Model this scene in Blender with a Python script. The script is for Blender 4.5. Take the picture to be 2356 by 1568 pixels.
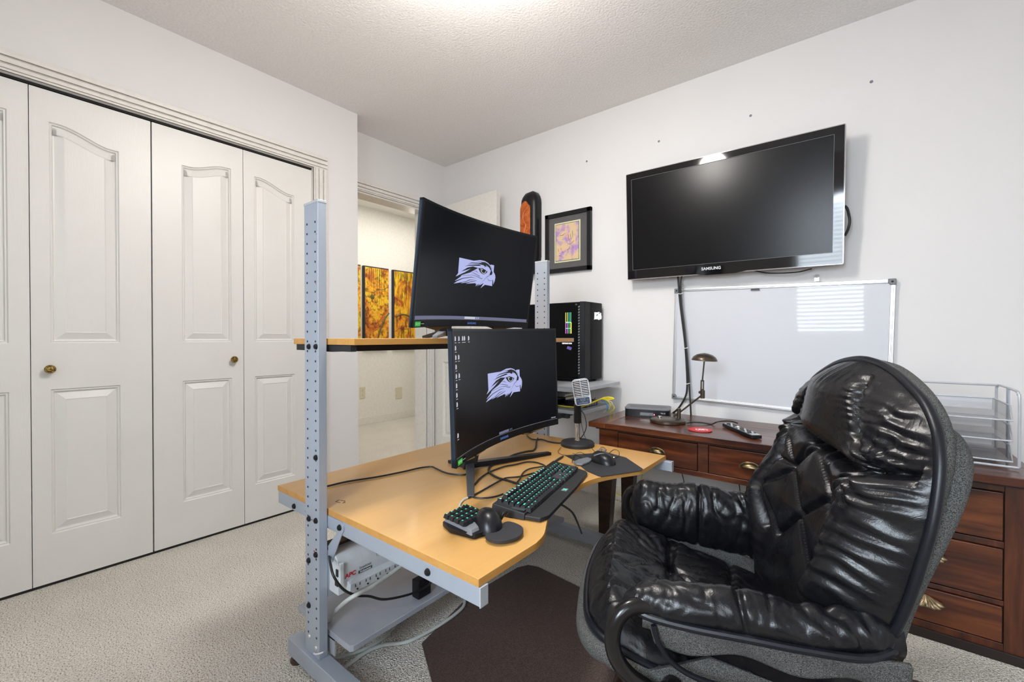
import bpy, bmesh, math, random
import numpy as np
from mathutils import Vector, Matrix, noise
from mathutils.geometry import tessellate_polygon
random.seed(7)
S = bpy.context.scene
for _o in list(bpy.data.objects): bpy.data.objects.remove(_o)
COL = S.collection
PI = math.pi
# ---------------------------------------------------------------- camera, world, lights, exposure
CAM = Vector((0, 0, 1.006)); FPX = 1006.0; YAW = 0.6727; PIT = math.radians(.456)
cd = bpy.data.cameras.new('camera'); cam = bpy.data.objects.new('camera', cd); COL.objects.link(cam)
cd.sensor_width = 36; cd.lens = FPX / 2356 * 36; cd.clip_start = .02
cam.location = CAM; cam.rotation_euler = (PI / 2 - PIT, 0, YAW); S.camera = cam
w = bpy.data.worlds.new('world'); S.world = w; w.use_nodes = True
w.node_tree.nodes['Background'].inputs[0].default_value = (.75, .87, 1, 1)
w.node_tree.nodes['Background'].inputs[1].default_value = 3.0
S.view_settings.view_transform = 'Standard'; S.view_settings.look = 'None'
S.view_settings.exposure = 0.57; S.view_settings.gamma = 1; S.view_settings.use_curve_mapping = False
def area(name, loc, aim, sx, sy, power, col, spread=180):
    l = bpy.data.lights.new(name, 'AREA'); l.shape = 'RECTANGLE'; l.size = sx; l.size_y = sy; l.energy = power; l.color = col
    l.spread = math.radians(spread)
    o = bpy.data.objects.new(name, l); COL.objects.link(o); o.location = loc
    o.rotation_euler = (Vector(aim) - Vector(loc)).to_track_quat('-Z', 'Y').to_euler(); return o
def point(name, loc, power, col, r=.05):
    l = bpy.data.lights.new(name, 'POINT'); l.energy = power; l.color = col; l.shadow_soft_size = r
    o = bpy.data.objects.new(name, l); COL.objects.link(o); o.location = loc; return o
WX0, WX1, WZ0, WZ1, WY = -.62, .06, 1.02, 2.06, -1.05
area('daylight_window', ((WX0 + WX1) / 2, WY - .16, (WZ0 + WZ1) / 2), ((WX0 + WX1) / 2 - .5, 2.0, .8), WX1 - WX0, WZ1 - WZ0, 62, (.80, .90, 1.0))
area('fill_daylight', (.64, WY - .16, 1.5), (-.3, 2.2, .9), .6, 1.1, 12, (.84, .92, 1.0))  # fill light through an unseen, added window
point('ceiling_bulb', (-.95, .97, 2.19), 22, (1.0, .955, .90), .10)
_l = area('ceiling_light_diffuser', (-.95, .97, 2.385), (-.95, .97, 0), .26, .26, 9, (1.0, .97, .93)); _l.data.shape = 'DISK'
area('hall_ceiling_light', (-3.6, 3.1, 2.49), (-3.6, 3.1, 0), 1.0, 1.6, 14, (1.0, .96, .89))
point('hall_bulb', (-3.5, 2.9, 1.9), 4.5, (1.0, .95, .87), .12)
# ---------------------------------------------------------------- helpers
_fw = Vector((-math.sin(YAW) * math.cos(PIT), math.cos(YAW) * math.cos(PIT), -math.sin(PIT)))
_rt = Vector((math.cos(YAW), math.sin(YAW), 0)); _up = _rt.cross(_fw)
def at(px, py, ax, v):                      # where a sight line meets the plane x=v, y=v or z=v (metres)
    r = _fw + _rt * ((px - 1178) / FPX) + _up * ((784 - py) / FPX)
    i = 'xyz'.index(ax); t = (v - CAM[i]) / r[i]; return CAM + r * t
RM = {}
def tag(o, label=None, cat=None, group=None, kind=None):
    if label: o['label'] = label
    if cat: o['category'] = cat
    if group: o['group'] = group
    if kind: o['kind'] = kind
    return o
def thing(name, label, cat, loc=(0, 0, 0), rz=0, group=None, kind=None):
    o = bpy.data.objects.new(name, None); COL.objects.link(o); o.empty_display_size = .05
    o.location = loc; o.rotation_euler = (0, 0, rz)
    RM[o.name] = Matrix.Translation(Vector(loc)) @ Matrix.Rotation(rz, 4, 'Z')
    return tag(o, label, cat, group, kind)
class MB:
    def __init__(s): s.v = []; s.f = []; s.m = []; s.T = Matrix.Identity(4)
    def add(s, vs, fs, mi=0):
        n = len(s.v); s.v += [s.T @ Vector(v) for v in vs]; s.f += [tuple(i + n for i in f) for f in fs]; s.m += [mi] * len(fs); return s
    def box(s, x0, x1, y0, y1, z0, z1, mi=0, c=0, ax='z'):
        if x0 > x1: x0, x1 = x1, x0
        if y0 > y1: y0, y1 = y1, y0
        if z0 > z1: z0, z1 = z1, z0
        vs = [(x, y, z) for x in (x0, x1) for y in (y0, y1) for z in (z0, z1)]
        return s.add(vs, [(0, 1, 3, 2), (4, 6, 7, 5), (0, 4, 5, 1), (2, 3, 7, 6), (0, 2, 6, 4), (1, 5, 7, 3)], mi)
    def obox(s, M, sx, sy, sz, mi=0):       # box centred on matrix M
        T = s.T; s.T = T @ M; s.box(-sx / 2, sx / 2, -sy / 2, sy / 2, -sz / 2, sz / 2, mi); s.T = T; return s
    def prism(s, poly, z0, z1, mi=0, M=None):
        T = s.T
        if M is not None: s.T = T @ M
        n = len(poly); a = sum(poly[i][0] * poly[(i + 1) % n][1] - poly[(i + 1) % n][0] * poly[i][1] for i in range(n))
        if a < 0: poly = poly[::-1]
        tr = tessellate_polygon([[Vector((p[0], p[1], 0)) for p in poly]])
        vs = [(p[0], p[1], z0) for p in poly] + [(p[0], p[1], z1) for p in poly]
        fs = []
        for t in tr:
            A, B, C = (Vector(poly[i]) for i in t)
            if (B - A).cross(C - A) < 0: t = t[::-1]
            fs += [tuple(i + n for i in t), tuple(t[::-1])]
        fs += [(i, (i + 1) % n, (i + 1) % n + n, i + n) for i in range(n)]
        s.add(vs, fs, mi); s.T = T; return s
    def tube(s, pts, r, n=10, mi=0, cap=True, closed=False, flat=1.0):
        pts = [Vector(p) for p in pts]; N = len(pts); rs = r if isinstance(r, (list, tuple)) else [r] * N
        vs = []; up = None
        for i, p in enumerate(pts):
            if closed: t = pts[(i + 1) % N] - pts[i - 1]
            else: t = pts[min(i + 1, N - 1)] - pts[max(i - 1, 0)]
            t = t.normalized() if t.length > 1e-9 else Vector((0, 0, 1))
            if up is None: up = Vector((0, 0, 1)) if abs(t.z) < .9 else Vector((1, 0, 0))
            a = t.cross(up)
            if a.length < 1e-6: a = t.orthogonal()
            a.normalize(); b = a.cross(t).normalized(); up = b
            for k in range(n):
                an = 2 * PI * k / n; vs.append(p + a * math.cos(an) * rs[i] + b * math.sin(an) * rs[i] * flat)
        fs = []
        for i in range(N if closed else N - 1):
            j = (i + 1) % N
            for k in range(n): fs.append((i * n + k, i * n + (k + 1) % n, j * n + (k + 1) % n, j * n + k))
        if cap and not closed: fs += [tuple(range(n))[::-1], tuple((N - 1) * n + k for k in range(n))]
        return s.add(vs, fs, mi)
    def cyl(s, p0, p1, r, n=16, mi=0, r2=None): return s.tube([p0, p1], [r, r if r2 is None else r2], n, mi)
    def lathe(s, prof, c=(0, 0, 0), n=32, mi=0, M=None, sx=1, sy=1):
        T = s.T; s.T = T @ Matrix.Translation(Vector(c)) @ (M or Matrix.Identity(4))
        vs = []; 
        for r, z in prof:
            for k in range(n): a = 2 * PI * k / n; vs.append((r * math.cos(a) * sx, r * math.sin(a) * sy, z))
        fs = [(i * n + k, i * n + (k + 1) % n, (i + 1) * n + (k + 1) % n, (i + 1) * n + k) for i in range(len(prof) - 1) for k in range(n)]
        if prof[0][0] > 1e-5: fs.append(tuple(range(n))[::-1])
        if prof[-1][0] > 1e-5: fs.append(tuple((len(prof) - 1) * n + k for k in range(n)))
        s.add(vs, fs, mi); s.T = T; return s
    def grid(s, P, mi=0, wrap=False):       # P[i][j] -> point
        R = len(P); Cn = len(P[0]); vs = [p for row in P for p in row]; fs = []
        for i in range(R - 1):
            for j in range(Cn if wrap else Cn - 1):
                k = (j + 1) % Cn; fs.append((i * Cn + j, i * Cn + k, (i + 1) * Cn + k, (i + 1) * Cn + j))
        return s.add(vs, fs, mi)
    def build(s, name, mats, parent=None, world=True, bevel=0, seg=2, angle=35, sub=0, weld=False):
        me = bpy.data.meshes.new(name); W = None
        vs = s.v
        if parent is not None and world:
            inv = RM[parent.name].inverted(); vs = [inv @ v for v in vs]
        base = None
        if parent is None:
            xs = [v.x for v in vs]; ys = [v.y for v in vs]; zs = [v.z for v in vs]
            base = Vector(((min(xs) + max(xs)) / 2, (min(ys) + max(ys)) / 2, min(zs))); vs = [v - base for v in vs]
        me.from_pydata([tuple(v) for v in vs], [], s.f)
        if weld:
            bm = bmesh.new(); bm.from_mesh(me); bmesh.ops.remove_doubles(bm, verts=bm.verts, dist=1e-5); bmesh.ops.recalc_face_normals(bm, faces=bm.faces); bm.to_mesh(me); bm.free()
        if not isinstance(mats, (list, tuple)): mats = [mats]
        for m in mats: me.materials.append(m)
        if len(mats) > 1 and not weld: me.polygons.foreach_set('material_index', s.m)
        me.polygons.foreach_set('use_smooth', [True] * len(me.polygons)); me.set_sharp_from_angle(angle=math.radians(angle))
        me.update()
        o = bpy.data.objects.new(name, me); COL.objects.link(o)
        if parent is not None: o.parent = parent; RM[o.name] = RM[parent.name]
        else: o.location = base; RM[o.name] = Matrix.Translation(base)
        if bevel:
            b = o.modifiers.new('bevel', 'BEVEL'); b.width = bevel; b.segments = seg; b.limit_method = 'ANGLE'; b.angle_limit = math.radians(40); b.harden_normals = True
        if sub:
            b = o.modifiers.new('sub', 'SUBSURF'); b.levels = sub; b.render_levels = sub
        return o
def box(name, m, parent, *a, bevel=0, **k):
    return MB().box(*a).build(name, m, parent, bevel=bevel, **k)
def sbox(name, m, *a, bevel=0, label=None, parent=None):
    o = MB().box(*a).build(name, m, parent, bevel=bevel)
    if parent is None: o['kind'] = 'structure'
    if label: o['label'] = label
    return o
def smooth(pts, k=8, closed=False):         # Catmull-Rom through the points
    P = [Vector(p) for p in pts]; N = len(P); out = []
    for i in range(N if closed else N - 1):
        p0 = P[i - 1] if (i or closed) else P[0] * 2 - P[1]; p1 = P[i]; p2 = P[(i + 1) % N]
        p3 = P[(i + 2) % N] if (closed or i + 2 < N) else P[-1] * 2 - P[-2]
        for j in range(k):
            t = j / k
            out.append(.5 * ((2 * p1) + (p2 - p0) * t + (2 * p0 - 5 * p1 + 4 * p2 - p3) * t * t + (3 * p1 - p0 - 3 * p2 + p3) * t ** 3))
    if not closed: out.append(P[-1])
    return out
def text(s, size, m, parent, M, name='lettering', ext=.0004, bold=0, squash=1.0, align='CENTER'):
    c = bpy.data.curves.new('txt', 'FONT'); c.body = s; c.size = size; c.extrude = ext; c.align_x = align; c.align_y = 'CENTER'; c.offset = bold; c.resolution_u = 3
    o = bpy.data.objects.new('txt', c); COL.objects.link(o)
    dg = bpy.context.evaluated_depsgraph_get(); me = bpy.data.meshes.new_from_object(o.evaluated_get(dg))
    bpy.data.objects.remove(o); bpy.data.curves.remove(c)
    X = (RM[parent.name].inverted() @ M) @ Matrix.Diagonal((squash, 1, 1, 1))
    me.transform(X); me.materials.clear(); me.materials.append(m)
    o = bpy.data.objects.new(name, me); COL.objects.link(o); o.parent = parent; RM[o.name] = RM[parent.name]; return o
def frame(o, x, y):                          # matrix with origin o and in-plane axes x, y
    x = Vector(x).normalized(); y = Vector(y); z = x.cross(y).normalized(); y = z.cross(x)
    M = Matrix((x, y, z)).transposed().to_4x4(); M.translation = Vector(o); return M
# ---------------------------------------------------------------- materials
def mk(name, col, rough=.5, metal=0, col2=None, nscale=40, nstretch=(1, 1, 1), bump=0, bscale=200, bstretch=None, bdist=.002, coat=0, detail=4, emit=None, es=1, contrast=(.35, .65), spec=.5, alpha=None, rvar=0, sheen=0):
    m = bpy.data.materials.new(name); m.use_nodes = True; nt = m.node_tree; N = nt.nodes; L = nt.links
    b = N['Principled BSDF']; b.inputs['Base Color'].default_value = (*col, 1); b.inputs['Roughness'].default_value = rough
    b.inputs['Metallic'].default_value = metal; b.inputs['Coat Weight'].default_value = coat; b.inputs['Coat Roughness'].default_value = .08
    b.inputs['Specular IOR Level'].default_value = spec
    if sheen: b.inputs['Sheen Weight'].default_value = sheen
    if emit: b.inputs['Emission Color'].default_value = (*emit, 1); b.inputs['Emission Strength'].default_value = es
    tc = N.new('ShaderNodeTexCoord')
    def nz(scale, st, det, rgh=.55):
        mp = N.new('ShaderNodeMapping'); mp.inputs['Scale'].default_value = st; L.new(tc.outputs['Object'], mp.inputs[0])
        n = N.new('ShaderNodeTexNoise'); n.inputs['Scale'].default_value = scale; n.inputs['Detail'].default_value = det; n.inputs['Roughness'].default_value = rgh
        L.new(mp.outputs[0], n.inputs[0]); return n
    if col2 is None: col2 = tuple(c * .93 for c in col)
    n = nz(nscale, nstretch, detail)
    r = N.new('ShaderNodeValToRGB'); r.color_ramp.elements[0].position = contrast[0]; r.color_ramp.elements[1].position = contrast[1]
    r.color_ramp.elements[0].color = (*col, 1); r.color_ramp.elements[1].color = (*col2, 1)
    L.new(n.outputs[0], r.inputs[0]); L.new(r.outputs[0], b.inputs['Base Color'])
    if rvar:
        mr = N.new('ShaderNodeMapRange'); mr.inputs[3].default_value = rough - rvar; mr.inputs[4].default_value = rough + rvar
        L.new(n.outputs[0], mr.inputs[0]); L.new(mr.outputs[0], b.inputs['Roughness'])
    if bump:
        n2 = nz(bscale, bstretch or (1, 1, 1), 3)
        bp = N.new('ShaderNodeBump'); bp.inputs['Strength'].default_value = bump; bp.inputs['Distance'].default_value = bdist
        L.new(n2.outputs[0], bp.inputs['Height']); L.new(bp.outputs[0], b.inputs['Normal'])
    return m
M = {}
M['wall'] = mk('wall_paint', (.755, .74, .735), .75, nscale=3, col2=(.745, .73, .725), bump=.12, bscale=260, bdist=.001)
M['wall_hall'] = mk('hall_paint', (.80, .785, .74), .75, bump=.1, bscale=260, bdist=.001)
M['ceiling'] = mk('textured_ceiling', (.82, .80, .79), .9, col2=(.90, .885, .875), nscale=110, bump=.55, bscale=95, bdist=.006)
M['trim'] = mk('trim_paint', (.76, .735, .69), .4, bump=.03, bscale=60)
M['door'] = mk('door_paint', (.77, .76, .735), .38, col2=(.755, .745, .72), nscale=5, bump=.22, bscale=55, bstretch=(6, 6, .35), bdist=.0012)
M['dark'] = mk('dark_gap', (.02, .02, .02), .8)
M['black'] = mk('black_plastic', (.008, .008, .010), .32, spec=.32, bump=.05, bscale=500)
M['blackm'] = mk('black_matte_plastic', (.016, .016, .018), .55, bump=.08, bscale=700)
M['gloss'] = mk('black_gloss', (.005, .004, .005), .06, spec=.45)
M['bluerefl'] = mk('blue_reflection_plastic', (.035, .05, .075), .4)  # blue of reflections put into the dark housing's colour
M['board'] = mk('grey_painted_board', (.30, .33, .40), .5, col2=(.36, .38, .42), nscale=8, bump=.1)
M['screen'] = mk('matt_screen', (.003, .004, .007), .30, spec=.22)
M['tvscreen'] = mk('television_screen', (.003, .003, .004), .25, spec=.25)
M['silver'] = mk('silver_paint', (.40, .445, .52), .38, .3, col2=(.385, .43, .50), nscale=300, bump=.03)
M['silver2'] = mk('light_silver_paint', (.52, .54, .58), .42, .25, bump=.03)
M['alu'] = mk('aluminium', (.72, .73, .75), .3, .85, nscale=400, bump=.02)
M['chrome'] = mk('chrome', (.85, .85, .85), .07, 1)
M['darkgrey'] = mk('dark_grey_plastic', (.05, .052, .058), .5)
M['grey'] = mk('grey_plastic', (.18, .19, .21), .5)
M['brass'] = mk('aged_brass', (.55, .40, .14), .28, 1, col2=(.14, .09, .03), nscale=160, contrast=(.4, .6), bump=.5, bscale=300)
M['bronze'] = mk('bronze_lamp_metal', (.12, .095, .07), .33, .8, col2=(.09, .07, .055), nscale=30)
M['cup'] = mk('antique_cup_pull', (.22, .16, .08), .34, .9, col2=(.07, .05, .03), nscale=60)
M['white'] = mk('white_plastic', (.78, .78, .76), .45)
M['cream'] = mk('cream_plastic', (.66, .62, .47), .5)
M['offwhite'] = mk('grey_white_plastic', (.60, .63, .66), .42)
M['mic_silver'] = mk('microphone_silver', (.42, .42, .43), .34, .85)
M['pcglass'] = mk('tinted_black_glass', (.002, .002, .003), .08, spec=.12)
M['pcblack'] = mk('black_painted_steel', (.006, .006, .008), .4, spec=.2)
M['wb'] = mk('whiteboard_enamel', (.62, .64, .68), .5, coat=.28, nscale=2, col2=(.61, .63, .67))
M['wb'].node_tree.nodes['Principled BSDF'].inputs['Coat Roughness'].default_value = .03
M['yellow'] = mk('yellow_cable', (.75, .62, .03), .45)
M['blue'] = mk('blue_cable', (.03, .20, .45), .45)
M['wcab'] = mk('grey_cable', (.55, .58, .56), .5)
M['cable'] = mk('black_cable', (.012, .012, .012), .45)
M['red'] = mk('red_felt', (.62, .02, .03), .5)
M['redmark'] = mk('red_marker', (.35, .02, .03), .6)
M['green'] = mk('green_sticker', (.02, .5, .04), .5, emit=(.02, .5, .04), es=.3)  # printed sticker with a faint glow added to its green
M['paper'] = mk('paper', (.8, .8, .78), .6)
M['led_white'] = mk('white_led', (.9, .9, 1), .5, emit=(.95, .95, 1), es=1.6)
M['led_red'] = mk('red_led', (.9, .1, .15), .5, emit=(1, .15, .25), es=1.2)
M['logo_lit'] = mk('screen_logo_light', (.02, .02, .03), .5, emit=(.36, .39, .66), es=.8, nscale=30)
M['logo_dark'] = mk('screen_logo_dark', (.004, .005, .008), .4)
M['ui'] = mk('screen_interface', (.02, .02, .03), .5, emit=(.16, .17, .27), es=.55)
M['ui2'] = mk('screen_icons', (.05, .05, .06), .5, emit=(.5, .53, .6), es=.7)
M['glowtext'] = mk('blue_text_glow', (.05, .05, .06), .5, emit=(.08, .2, .6), es=.35)  # glow added to the bezel's brand lettering, which is no light
M['key'] = mk('keycap_black', (.013, .014, .016), .42, bump=.05, bscale=900)
M['keyglow'] = mk('key_legend_glow', (.02, .3, .2), .5, emit=(.05, .75, .45), es=.95)
M['keywhite'] = mk('key_legend_white', (.4, .5, .5), .5, emit=(.55, .75, .7), es=.9)
M['mpad'] = mk('mousepad_cloth', (.022, .022, .026), .6, bump=.15, bscale=900)
M['rgb1'] = mk('rgb_yellow', (.1, .1, .02), .5, emit=(.8, .75, .1), es=1.1)
M['rgb2'] = mk('rgb_magenta', (.1, .02, .1), .5, emit=(.75, .2, .75), es=1.1)
M['rgb3'] = mk('rgb_green', (.02, .1, .03), .5, emit=(.1, .85, .3), es=1.1)
M['rgb4'] = mk('rgb_cyan', (.02, .1, .1), .5, emit=(.1, .6, .75), es=1.1)
M['purple'] = mk('purple_glow', (.05, .03, .1), .5, emit=(.16, .12, .45), es=.7)
M['leather'] = mk('black_leather', (.004, .004, .006), .27, col2=(.007, .007, .008), nscale=14, bump=.30, bscale=420, bdist=.0008, coat=.0, rvar=.06, spec=.36)
def leather_creases(m):
    nt = m.node_tree; N = nt.nodes; L = nt.links; b = N['Principled BSDF']; old = b.inputs['Normal'].links[0].from_socket
    tc = N.new('ShaderNodeTexCoord'); n = N.new('ShaderNodeTexNoise'); n.inputs['Scale'].default_value = 12; n.inputs['Detail'].default_value = 7; n.inputs['Roughness'].default_value = .62; n.inputs['Distortion'].default_value = 1.1
    L.new(tc.outputs['Object'], n.inputs[0])
    a = N.new('ShaderNodeMath'); a.operation = 'SUBTRACT'; a.inputs[1].default_value = .5; L.new(n.outputs[0], a.inputs[0])
    c = N.new('ShaderNodeMath'); c.operation = 'ABSOLUTE'; L.new(a.outputs[0], c.inputs[0]); d = N.new('ShaderNodeMath'); d.operation = 'POWER'; d.inputs[1].default_value = .6; L.new(c.outputs[0], d.inputs[0])
    bp = N.new('ShaderNodeBump'); bp.inputs['Strength'].default_value = .2; bp.inputs['Distance'].default_value = .0045; L.new(d.outputs[0], bp.inputs['Height']); L.new(old, bp.inputs['Normal']); L.new(bp.outputs[0], b.inputs['Normal'])
leather_creases(M['leather'])
M['piping'] = mk('leather_piping', (.005, .006, .010), .36, spec=.35, bump=.3, bscale=700, bdist=.0006)
M['tweed'] = mk('grey_tweed', (.012, .013, .013), .95, col2=(.125, .125, .117), nscale=700, detail=2, contrast=(.38, .62), bump=.7, bscale=420, bdist=.002)
M['bent'] = mk('black_lacquer', (.008, .007, .007), .22, spec=.4)
M['wood_base'] = mk('dark_brown_wood', (.05, .022, .012), .35, col2=(.02, .01, .007), nscale=12, nstretch=(1, 6, 6))
M['mat'] = mk('brown_chair_mat', (.060, .040, .035), .42, col2=(.135, .098, .085), nscale=330, detail=2, contrast=(.4, .65), bump=.35, bscale=140, bdist=.002, coat=.12)
def wood(name, a, b, c, axis, scale, rough, coat=0, knots=False, bump=.05):
    m = bpy.data.materials.new(name); m.use_nodes = True; nt = m.node_tree; N = nt.nodes; L = nt.links; p = N['Principled BSDF']
    p.inputs['Roughness'].default_value = rough; p.inputs['Coat Weight'].default_value = coat; p.inputs['Coat Roughness'].default_value = .12
    tc = N.new('ShaderNodeTexCoord'); mp = N.new('ShaderNodeMapping'); st = [1, 1, 1]; st[axis] = .09; mp.inputs['Scale'].default_value = st
    L.new(tc.outputs['Object'], mp.inputs[0])
    n = N.new('ShaderNodeTexNoise'); n.inputs['Scale'].default_value = scale; n.inputs['Detail'].default_value = 7; n.inputs['Roughness'].default_value = .62; n.inputs['Distortion'].default_value = .6
    L.new(mp.outputs[0], n.inputs[0])
    r = N.new('ShaderNodeValToRGB'); e = r.color_ramp.elements; e[0].position = .3; e[0].color = (*a, 1); e[1].position = .72; e[1].color = (*c, 1)
    k = e.new(.5); k.color = (*b, 1); L.new(n.outputs[0], r.inputs[0]); out = r.outputs[0]
    if knots:
        n2 = N.new('ShaderNodeTexNoise'); n2.inputs['Scale'].default_value = 9; n2.inputs['Detail'].default_value = 3; mp2 = N.new('ShaderNodeMapping'); st2 = [1, 1, 1]; st2[axis] = .5; mp2.inputs['Scale'].default_value = st2
        L.new(tc.outputs['Object'], mp2.inputs[0]); L.new(mp2.outputs[0], n2.inputs[0])
        r2 = N.new('ShaderNodeValToRGB'); r2.color_ramp.elements[0].position = .28; r2.color_ramp.elements[0].color = (.12, .06, .04, 1); r2.color_ramp.elements[1].position = .46; r2.color_ramp.elements[1].color = (1, 1, 1, 1)
        L.new(n2.outputs[0], r2.inputs[0]); mx = N.new('ShaderNodeMix'); mx.data_type = 'RGBA'; mx.blend_type = 'MULTIPLY'; mx.inputs[0].default_value = .8
        L.new(out, mx.inputs[6]); L.new(r2.outputs[0], mx.inputs[7]); out = mx.outputs[2]
    L.new(out, p.inputs['Base Color'])
    bp = N.new('ShaderNodeBump'); bp.inputs['Strength'].default_value = bump; bp.inputs['Distance'].default_value = .002; L.new(n.outputs[0], bp.inputs['Height']); L.new(bp.outputs[0], p.inputs['Normal'])
    return m
M['beech'] = wood('beech_laminate', (.57, .31, .095), (.61, .345, .115), (.65, .38, .14), 1, 9, .33, coat=.1, bump=.01)
M['beech_edge'] = wood('beech_edging', (.50, .24, .055), (.56, .28, .07), (.60, .32, .09), 1, 40, .4, bump=.01)
M['oak'] = wood('reddish_brown_wood', (.020, .004, .002), (.085, .019, .005), (.18, .050, .013), 0, 26, .3, coat=.25, knots=True, bump=.12)
M['oakv'] = wood('reddish_brown_wood_upright_shaded', (.018, .004, .002), (.070, .015, .004), (.14, .036, .010), 2, 26, .32, coat=.2, knots=True, bump=.12)  # upright grain, darkened to put in the pedestal's shade
M['oakdark'] = mk('dark_wood_groove', (.012, .004, .002), .6)
def carpet():
    m = bpy.data.materials.new('carpet'); m.use_nodes = True; nt = m.node_tree; N = nt.nodes; L = nt.links; p = N['Principled BSDF']
    p.inputs['Roughness'].default_value = 1; p.inputs['Specular IOR Level'].default_value = .1
    tc = N.new('ShaderNodeTexCoord')
    n = N.new('ShaderNodeTexNoise'); n.inputs['Scale'].default_value = 230; n.inputs['Detail'].default_value = 3; L.new(tc.outputs['Object'], n.inputs[0])
    r = N.new('ShaderNodeValToRGB'); e = r.color_ramp.elements; e[0].position = .33; e[0].color = (.26, .215, .165, 1); e[1].position = .62; e[1].color = (.92, .885, .815, 1); k = e.new(.45); k.color = (.74, .70, .625, 1)
    L.new(n.outputs[0], r.inputs[0])
    n3 = N.new('ShaderNodeTexNoise'); n3.inputs['Scale'].default_value = 3.5; L.new(tc.outputs['Object'], n3.inputs[0])
    mr = N.new('ShaderNodeMapRange'); mr.inputs[3].default_value = .86; mr.inputs[4].default_value = 1.08; L.new(n3.outputs[0], mr.inputs[0])
    mx = N.new('ShaderNodeVectorMath'); mx.operation = 'SCALE'; L.new(r.outputs[0], mx.inputs[0]); L.new(mr.outputs[0], mx.inputs['Scale'])
    L.new(mx.outputs[0], p.inputs['Base Color'])
    v = N.new('ShaderNodeTexVoronoi'); v.inputs['Scale'].default_value = 210; L.new(tc.outputs['Object'], v.inputs[0])
    ad = N.new('ShaderNodeMath'); ad.operation = 'SUBTRACT'; L.new(n.outputs[0], ad.inputs[0]); L.new(v.outputs['Distance'], ad.inputs[1])
    bp = N.new('ShaderNodeBump'); bp.inputs['Strength'].default_value = .9; bp.inputs['Distance'].default_value = .006; L.new(ad.outputs[0], bp.inputs['Height']); L.new(bp.outputs[0], p.inputs['Normal'])
    return m
M['carpet'] = carpet()
def glass():
    m = bpy.data.materials.new('window_glass'); m.use_nodes = True; nt = m.node_tree; N = nt.nodes; L = nt.links
    N.remove(N['Principled BSDF']); t = N.new('ShaderNodeBsdfTransparent'); g = N.new('ShaderNodeBsdfGlossy'); g.inputs['Roughness'].default_value = .02
    x = N.new('ShaderNodeMixShader'); f = N.new('ShaderNodeFresnel'); L.new(f.outputs[0], x.inputs[0]); L.new(t.outputs[0], x.inputs[1]); L.new(g.outputs[0], x.inputs[2]); L.new(x.outputs[0], N['Material Output'].inputs[0]); return m
M['glass'] = glass()
def artmat(seed, stretch):
    m = bpy.data.materials.new('abstract_painting'); m.use_nodes = True; nt = m.node_tree; N = nt.nodes; L = nt.links; p = N['Principled BSDF']; p.inputs['Roughness'].default_value = .35
    tc = N.new('ShaderNodeTexCoord'); mp = N.new('ShaderNodeMapping'); mp.inputs['Location'].default_value = (seed, seed * 2, seed); L.new(tc.outputs['Object'], mp.inputs[0])
    n = N.new('ShaderNodeTexNoise'); n.inputs['Scale'].default_value = 4.5; n.inputs['Detail'].default_value = 8; n.inputs['Roughness'].default_value = .7; n.inputs['Distortion'].default_value = 1.2; L.new(mp.outputs[0], n.inputs[0])
    r = N.new('ShaderNodeValToRGB'); e = r.color_ramp.elements; e[0].position = .3; e[0].color = (.09, .05, .008, 1); e[1].position = .72; e[1].color = (.30, .27, .06, 1)
    for q, c in ((.41, (.50, .12, .012, 1)), (.49, (.75, .33, .02, 1)), (.58, (.85, .55, .02, 1))): k = e.new(q); k.color = c
    L.new(n.outputs[0], r.inputs[0])
    mp2 = N.new('ShaderNodeMapping'); mp2.inputs['Scale'].default_value = stretch; mp2.inputs['Location'].default_value = (0, seed, 0); L.new(tc.outputs['Object'], mp2.inputs[0])
    n2 = N.new('ShaderNodeTexNoise'); n2.inputs['Scale'].default_value = 30; n2.inputs['Detail'].default_value = 6; n2.inputs['Distortion'].default_value = .5; L.new(mp2.outputs[0], n2.inputs[0])
    r2 = N.new('ShaderNodeValToRGB'); r2.color_ramp.elements[0].position = .38; r2.color_ramp.elements[0].color = (.12, .08, .05, 1); r2.color_ramp.elements[1].position = .5; r2.color_ramp.elements[1].color = (1, 1, 1, 1)
    L.new(n2.outputs[0], r2.inputs[0]); mx = N.new('ShaderNodeMix'); mx.data_type = 'RGBA'; mx.blend_type = 'MULTIPLY'; mx.inputs[0].default_value = .75
    L.new(r.outputs[0], mx.inputs[6]); L.new(r2.outputs[0], mx.inputs[7]); L.new(mx.outputs[2], p.inputs['Base Color']); return m
# ---------------------------------------------------------------- the room
CX, DX, TY, CH = -2.536, -2.745, 2.536, 2.44          # closet wall, door wall, right (TV) wall, ceiling
RX, BY, HX, HH = 1.0, -1.05, -4.474, 2.507
sbox('floor', M['carpet'], -4.7, RX + .1, BY - .1, 6.2, -.1, 0, label='beige flecked cut pile carpet running on into the hall')
sbox('ceiling', M['ceiling'], DX - .12, RX + .1, BY - .1, TY + .1, CH, CH + .1, label='textured off white ceiling of the room')
sbox('ceiling', M['wall_hall'], HX - .1, DX - .12, 1.4, 6.2, HH, HH + .1, label='plain cream ceiling of the hall')
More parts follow.
